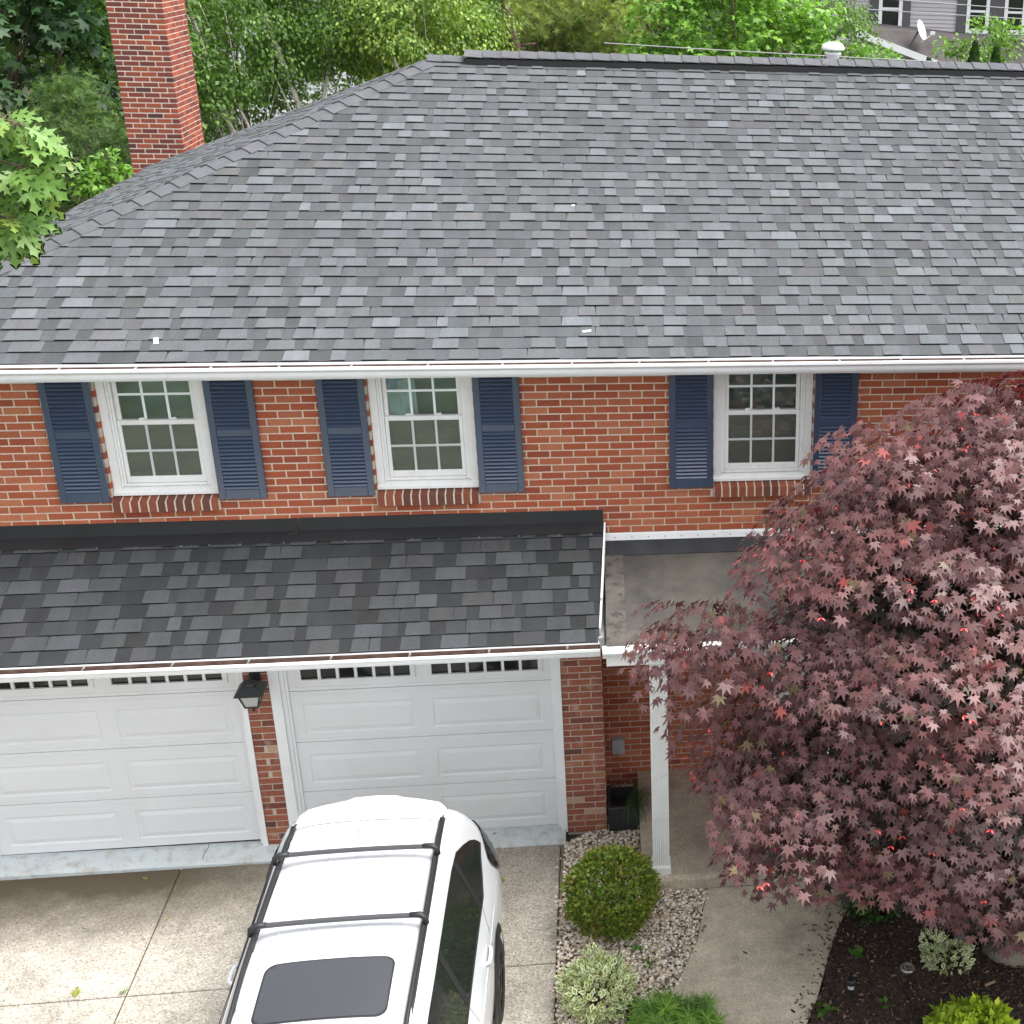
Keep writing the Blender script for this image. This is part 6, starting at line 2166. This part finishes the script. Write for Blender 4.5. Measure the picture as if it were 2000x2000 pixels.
vs2 = ball_shrub('variegated_shrub', 'small variegated shrub in the dark mulch', 7.72, -2.72, 0.16, 0.20, 0.12, 0.15, 330, 0.056, CREAM, 74, (VV, VF), base_z=0.06, ftint=VT, rough=0.35)
ball_shrub('sprig', None, 7.58, -2.66, 0.26, 0.08, 0.07, 0.18, 190, 0.046, CREAM, 75, (VV, VF), base_z=0.06, part_of=vs2, ftint=VT, rough=0.3)
ball_shrub('dwarf_pine', 'green needled dwarf pine at the bottom edge beside the walk', 5.37, -3.42, 0.26, 0.36, 0.28, 0.27, 420, 0.125, [(0.12, 0.24, 0.045), (0.16, 0.29, 0.05), (0.20, 0.33, 0.06)], 76, (NV, NF), rough=0.3)
ball_shrub('lime_shrub', 'lime yellow-green shrub at the bottom right corner', 7.68, -3.64, 0.20, 0.34, 0.24, 0.25, 1300, 0.070, [(0.34, 0.46, 0.03), (0.42, 0.54, 0.04), (0.27, 0.40, 0.03)], 77, base_z=0.05, rough=0.3)
ball_shrub('leafy_shrub', 'low dark green shrub under the edge of the red maple', 7.22, -1.98, 0.20, 0.24, 0.18, 0.16, 700, 0.05, [(0.03, 0.08, 0.015), (0.05, 0.11, 0.02)], 78, base_z=0.05, rough=0.3)
ball_shrub('weed', 'green clover-like weed at the foot of the variegated shrub', 5.06, -2.93, 0.08, 0.10, 0.08, 0.07, 90, 0.05, [(0.04, 0.12, 0.02), (0.05, 0.14, 0.025)], 79, rough=0.2, cat='weed')
def sprig(x, y, z, n_, size, label, seed, name='weed'):
    b_ = (x, y, z)
    rs = np.random.RandomState(seed)
    th = rs.uniform(0, 6.28, n_)
    f_ = np.stack([np.cos(th), np.sin(th), rs.uniform(0.2, 0.9, n_)], 1); n2 = np.tile([0.0, 0.0, 1.0], (n_, 1)) + rs.normal(size=(n_, 3)) * 0.2
    pos = np.array([x, y, z + 0.02]) + rs.uniform(-1, 1, (n_, 3)) * np.array([size, size, size * 0.3]) * 0.5
    tn_ = np.array([(0.06, 0.16, 0.02), (0.10, 0.22, 0.03)])[rs.choice(2, n_)]
    V, F, C = stamp(DV, DF, frames(f_, n2) * size, pos, tn_)
    o = np_mesh(name, V, F, C, 'leaf_attr', None, b_); o.location = b_
    tag(o, label, 'weed')
sprig(6.98, -2.48, 0.05, 9, 0.075, 'small green seedling in the mulch nearest the walk', 81)
sprig(6.60, -3.10, 0.05, 8, 0.085, 'weed seedling left of the black stake light', 82)
sprig(7.10, -3.12, 0.06, 7, 0.06, 'weed seedling right of the black stake light', 83)
sprig(5.12, -2.18, 0.02, 9, 0.05, 'pale sprig of weeds in the gravel behind the variegated shrub', 84)
sprig(5.22, -2.38, 0.02, 7, 0.05, 'weed growing alone in the middle of the gravel', 85)
sprig(1.03, -2.20, 0.0, 8, 0.028, 'tuft growing where two driveway joints cross', 86)
sprig(3.98, -2.27, 0.0, 9, 0.03, 'tuft growing in the driveway joint beside the car wheel', 87)
sprig(4.62, -1.02, 0.04, 12, 0.05, 'yellow-green sprig in the gravel at the foot of the wide brick pier', 88)

# black planter box with grass at the recess
PO = (5.04, -0.28, 0.02)
pl = empty('planter_box', PO, 'black plastic planter box tucked in the recess beside the garage pier', 'planter')
q = MB()
x0, x1, y0, y1, zt_ = 4.912, 5.178, -0.46, -0.09, 0.27
tp = 0.03
for a_, b_, c_, d_ in ((x0, x1, y0, y0 + 0.02), (x0, x1, y1 - 0.02, y1), (x0, x0 + 0.02, y0 + 0.02, y1 - 0.02), (x1 - 0.02, x1, y0 + 0.02, y1 - 0.02)):
    q.box(a_, b_, c_, d_, 0.02, zt_)
q.build('box', 'planter', pl, PO)
q = MB()
q.cbox(x0 - 0.010, x1 + 0.010, y0 - 0.014, y0 + 0.022, zt_, zt_ + 0.022, 0.006)
q.box(x0 - 0.010, x0 + 0.022, y0 + 0.022, y1 + 0.01, zt_, zt_ + 0.022); q.box(x1 - 0.022, x1 + 0.010, y0 + 0.022, y1 + 0.01, zt_, zt_ + 0.022)
q.build('rim', 'planter', pl, PO)
q = MB(); q.poly([(x0 + 0.02, y0 + 0.02, 0.17), (x1 - 0.02, y0 + 0.02, 0.17), (x1 - 0.02, y1 - 0.02, 0.17), (x0 + 0.02, y1 - 0.02, 0.17)])
q.build('soil', 'black', pl, PO)
GO = (5.13, -0.36, 0.17)
gr = empty('grass_clump', GO, 'arching green grass spilling over the side of the black planter', 'grass')
q = MB(); r = random.Random(5)
for k in range(190):
    a_ = r.uniform(-1.9, 1.2)
    b0 = Vector((5.13 + r.uniform(-0.05, 0.04), -0.34 + r.uniform(-0.10, 0.12), 0.17))
    L_ = r.uniform(0.14, 0.34)
    d_ = Vector((math.cos(a_), math.sin(a_), 0))
    pts = [b0, b0 + d_ * L_ * 0.25 + Vector((0, 0, L_ * 0.55)), b0 + d_ * L_ * 0.65 + Vector((0, 0, L_ * 0.55)), b0 + d_ * L_ * 0.95 + Vector((0, 0, L_ * 0.10))]
    w = d_.cross(Vector((0, 0, 1))) * 0.0028
    t = jit(r.choice([(0.035, 0.085, 0.02), (0.05, 0.11, 0.03), (0.03, 0.07, 0.025)]), 0.2, r)
    for i in range(3):
        q.poly([pts[i] - w * (1 - i * 0.3), pts[i] + w * (1 - i * 0.3), pts[i + 1] + w * (0.7 - i * 0.3), pts[i + 1] - w * (0.7 - i * 0.3)], t)
tag(q.build('blades', 'leaf_attr', gr, GO), kind='stuff')

# garden lights, rock, bits
SO = (6.825, -3.055, 0.03)
sk = empty('stake_light', SO, 'thin black solar stake light standing in the mulch', 'garden light')
q = MB(); q.tube([(6.825, -3.055, 0.0), (6.825, -3.055, 0.24)], 0.009, 8); q.build('stake', 'black', sk, SO)
q = MB(); q.lathe([(0.026, 0.23), (0.028, 0.275)], 6.825, -3.055, 14); q.build('lens', 'frosted', sk, SO, True)
q = MB(); q.lathe([(0.0, 0.275), (0.042, 0.277), (0.042, 0.31), (0.032, 0.326), (0.0, 0.328)], 6.825, -3.055, 14); q.build('cap', 'black', sk, SO)
DO2 = (7.375, -2.71, 0.07)
dl_ = empty('disc_light', DO2, 'round steel disc light lying flat in the mulch', 'garden light')
q = MB(); q.lathe([(0.040, 0.085), (0.044, 0.090), (0.058, 0.089), (0.064, 0.083), (0.064, 0.060)], 7.375, -2.71, 28); q.build('ring', 'steel', dl_, DO2, True)
q = MB(); q.lathe([(0.0, 0.084), (0.040, 0.085)], 7.375, -2.71, 20); q.build('solar_plate', 'bar_grey', dl_, DO2)
for k in range(8):
    a_ = k * math.pi / 4
    q = MB(); q.lathe([(0.0, 0.0885), (0.0055, 0.0875), (0.0055, 0.085)], 7.375 + 0.026 * math.cos(a_), -2.71 + 0.026 * math.sin(a_), 8); q.build('led', 'frosted', dl_, DO2)
V0, F0 = ico(3)
Vr = V0 * (1 + 0.16 * np.array([mnoise.noise(Vector(p_) * 1.5) for p_ in V0]) + 0.05 * np.array([mnoise.noise(Vector(p_) * 5) for p_ in V0]))[:, None] * np.array([0.34, 0.22, 0.16])
o = np_mesh('rock', Vr, F0, np.ones((len(F0), 3)), 'rock', None, smooth=True); o.location = (8.42, -2.58, 0.06)
tag(o, 'rounded grey boulder in the mulch under the maple at the right edge', 'rock')
o = np_mesh('rock', Vr * 0.30, F0, np.ones((len(F0), 3)), 'rock', None, smooth=True); o.location = (6.98, -1.80, 0.08)
tag(o, 'small tan stone at the corner of the mulch and the walk', 'rock')
def chip(x, y, z, L_, w, rot, mat, label, name='wood_chip', cat='wood chip'):
    q = MB()
    q.hexa([(-L_ / 2, -w / 2, 0), (L_ / 2, -w * 0.35, 0), (L_ / 2 * 0.95, w * 0.4, 0), (-L_ / 2 * 0.9, w / 2, 0), (-L_ / 2, -w / 2, 0.008), (L_ / 2, -w * 0.35, 0.006), (L_ / 2 * 0.95, w * 0.4, 0.007), (-L_ / 2 * 0.9, w / 2, 0.009)])
    o = q.build(name, mat); o.location = (x, y, z); o.rotation_euler = (0.05, -0.04, rot)
    tag(o, label, cat)
p = ray_at_y(1931, 1936, -3.05); chip(8.02, -2.98, 0.08, 0.105, 0.022, 0.35, 'wood_chip', 'pale splinter of wood lying on the dark mulch')
chip(6.045, -2.30, 0.014, 0.045, 0.009, -0.7, 'soil', 'dark twig lying on the front walk', 'twig', 'twig')
chip(0.9 + 0.35, -1.74, 0.002, 0.030, 0.018, 0.2, 'white', 'white pebble-like scrap on the driveway slab left of the car', 'scrap', 'scrap')
# scraps on the roof
def on_roof(x, y, L_, w, rot, label):
    q = MB()
    z = EZ + (y - EY) * math.tan(PH) + 0.018
    c_, s_ = math.cos(rot), math.sin(rot)
    pts = []
    for u, v_ in ((-L_ / 2, -w / 2), (L_ / 2, -w / 2), (L_ / 2, w / 2), (-L_ / 2, w / 2)):
        dx, dv = u * c_ - v_ * s_, u * s_ + v_ * c_
        pts.append((dx, dv * math.cos(PH), dv * math.sin(PH)))
    q.hexa([(a_, b_, c2) for a_, b_, c2 in pts] + [(a_, b_, c2 + 0.004) for a_, b_, c2 in pts])
    o = q.build('scrap', 'white'); o.location = (x, y, z)
    tag(o, label, 'scrap')
on_roof(1.445, -0.17, 0.038, 0.075, 0.25, 'white rectangular scrap lying low on the shingles above the left window')
on_roof(4.75, 1.66, 0.030, 0.018, 0.5, 'tiny white speck in the middle of the shingled roof')
on_roof(4.86, -0.09, 0.07, 0.020, 0.2, 'white splash of residue low on the shingles above the middle wall')
# fallen oak leaves on the concrete
def fallen(x, y, z, L_, rot, col, label):
    o = link('fallen_leaf', oak_me); o.location = (x, y, z)
    o.rotation_euler = (0.08, 0.05, rot); o.scale = (L_, L_, L_ * 0.25)
    o.color = (*col, 1)
    tag(o, label, 'leaf', 'leaves fallen on the concrete')
fallen(0.66, -2.20, 0.006, 0.115, 0.15, (0.28, 0.30, 0.06), 'fallen yellow-green oak leaf on the left driveway slab by the cross joint')
fallen(0.80, -0.72, 0.006, 0.06, 1.0, (0.25, 0.24, 0.06), 'small faded leaf on the stained concrete near the left garage door')
fallen(3.98, -1.06, 0.006, 0.13, 1.7, (0.28, 0.32, 0.07), 'fallen yellow-green leaf on the concrete right behind the car')
fallen(3.86, -0.46, 0.092, 0.05, 2.2, (0.16, 0.18, 0.06), 'dry leaf scrap on the painted garage sill')
fallen(1.12, -1.30, 0.006, 0.035, 0.4, (0.55, 0.30, 0.10), 'small orange leaf on the long driveway joint')
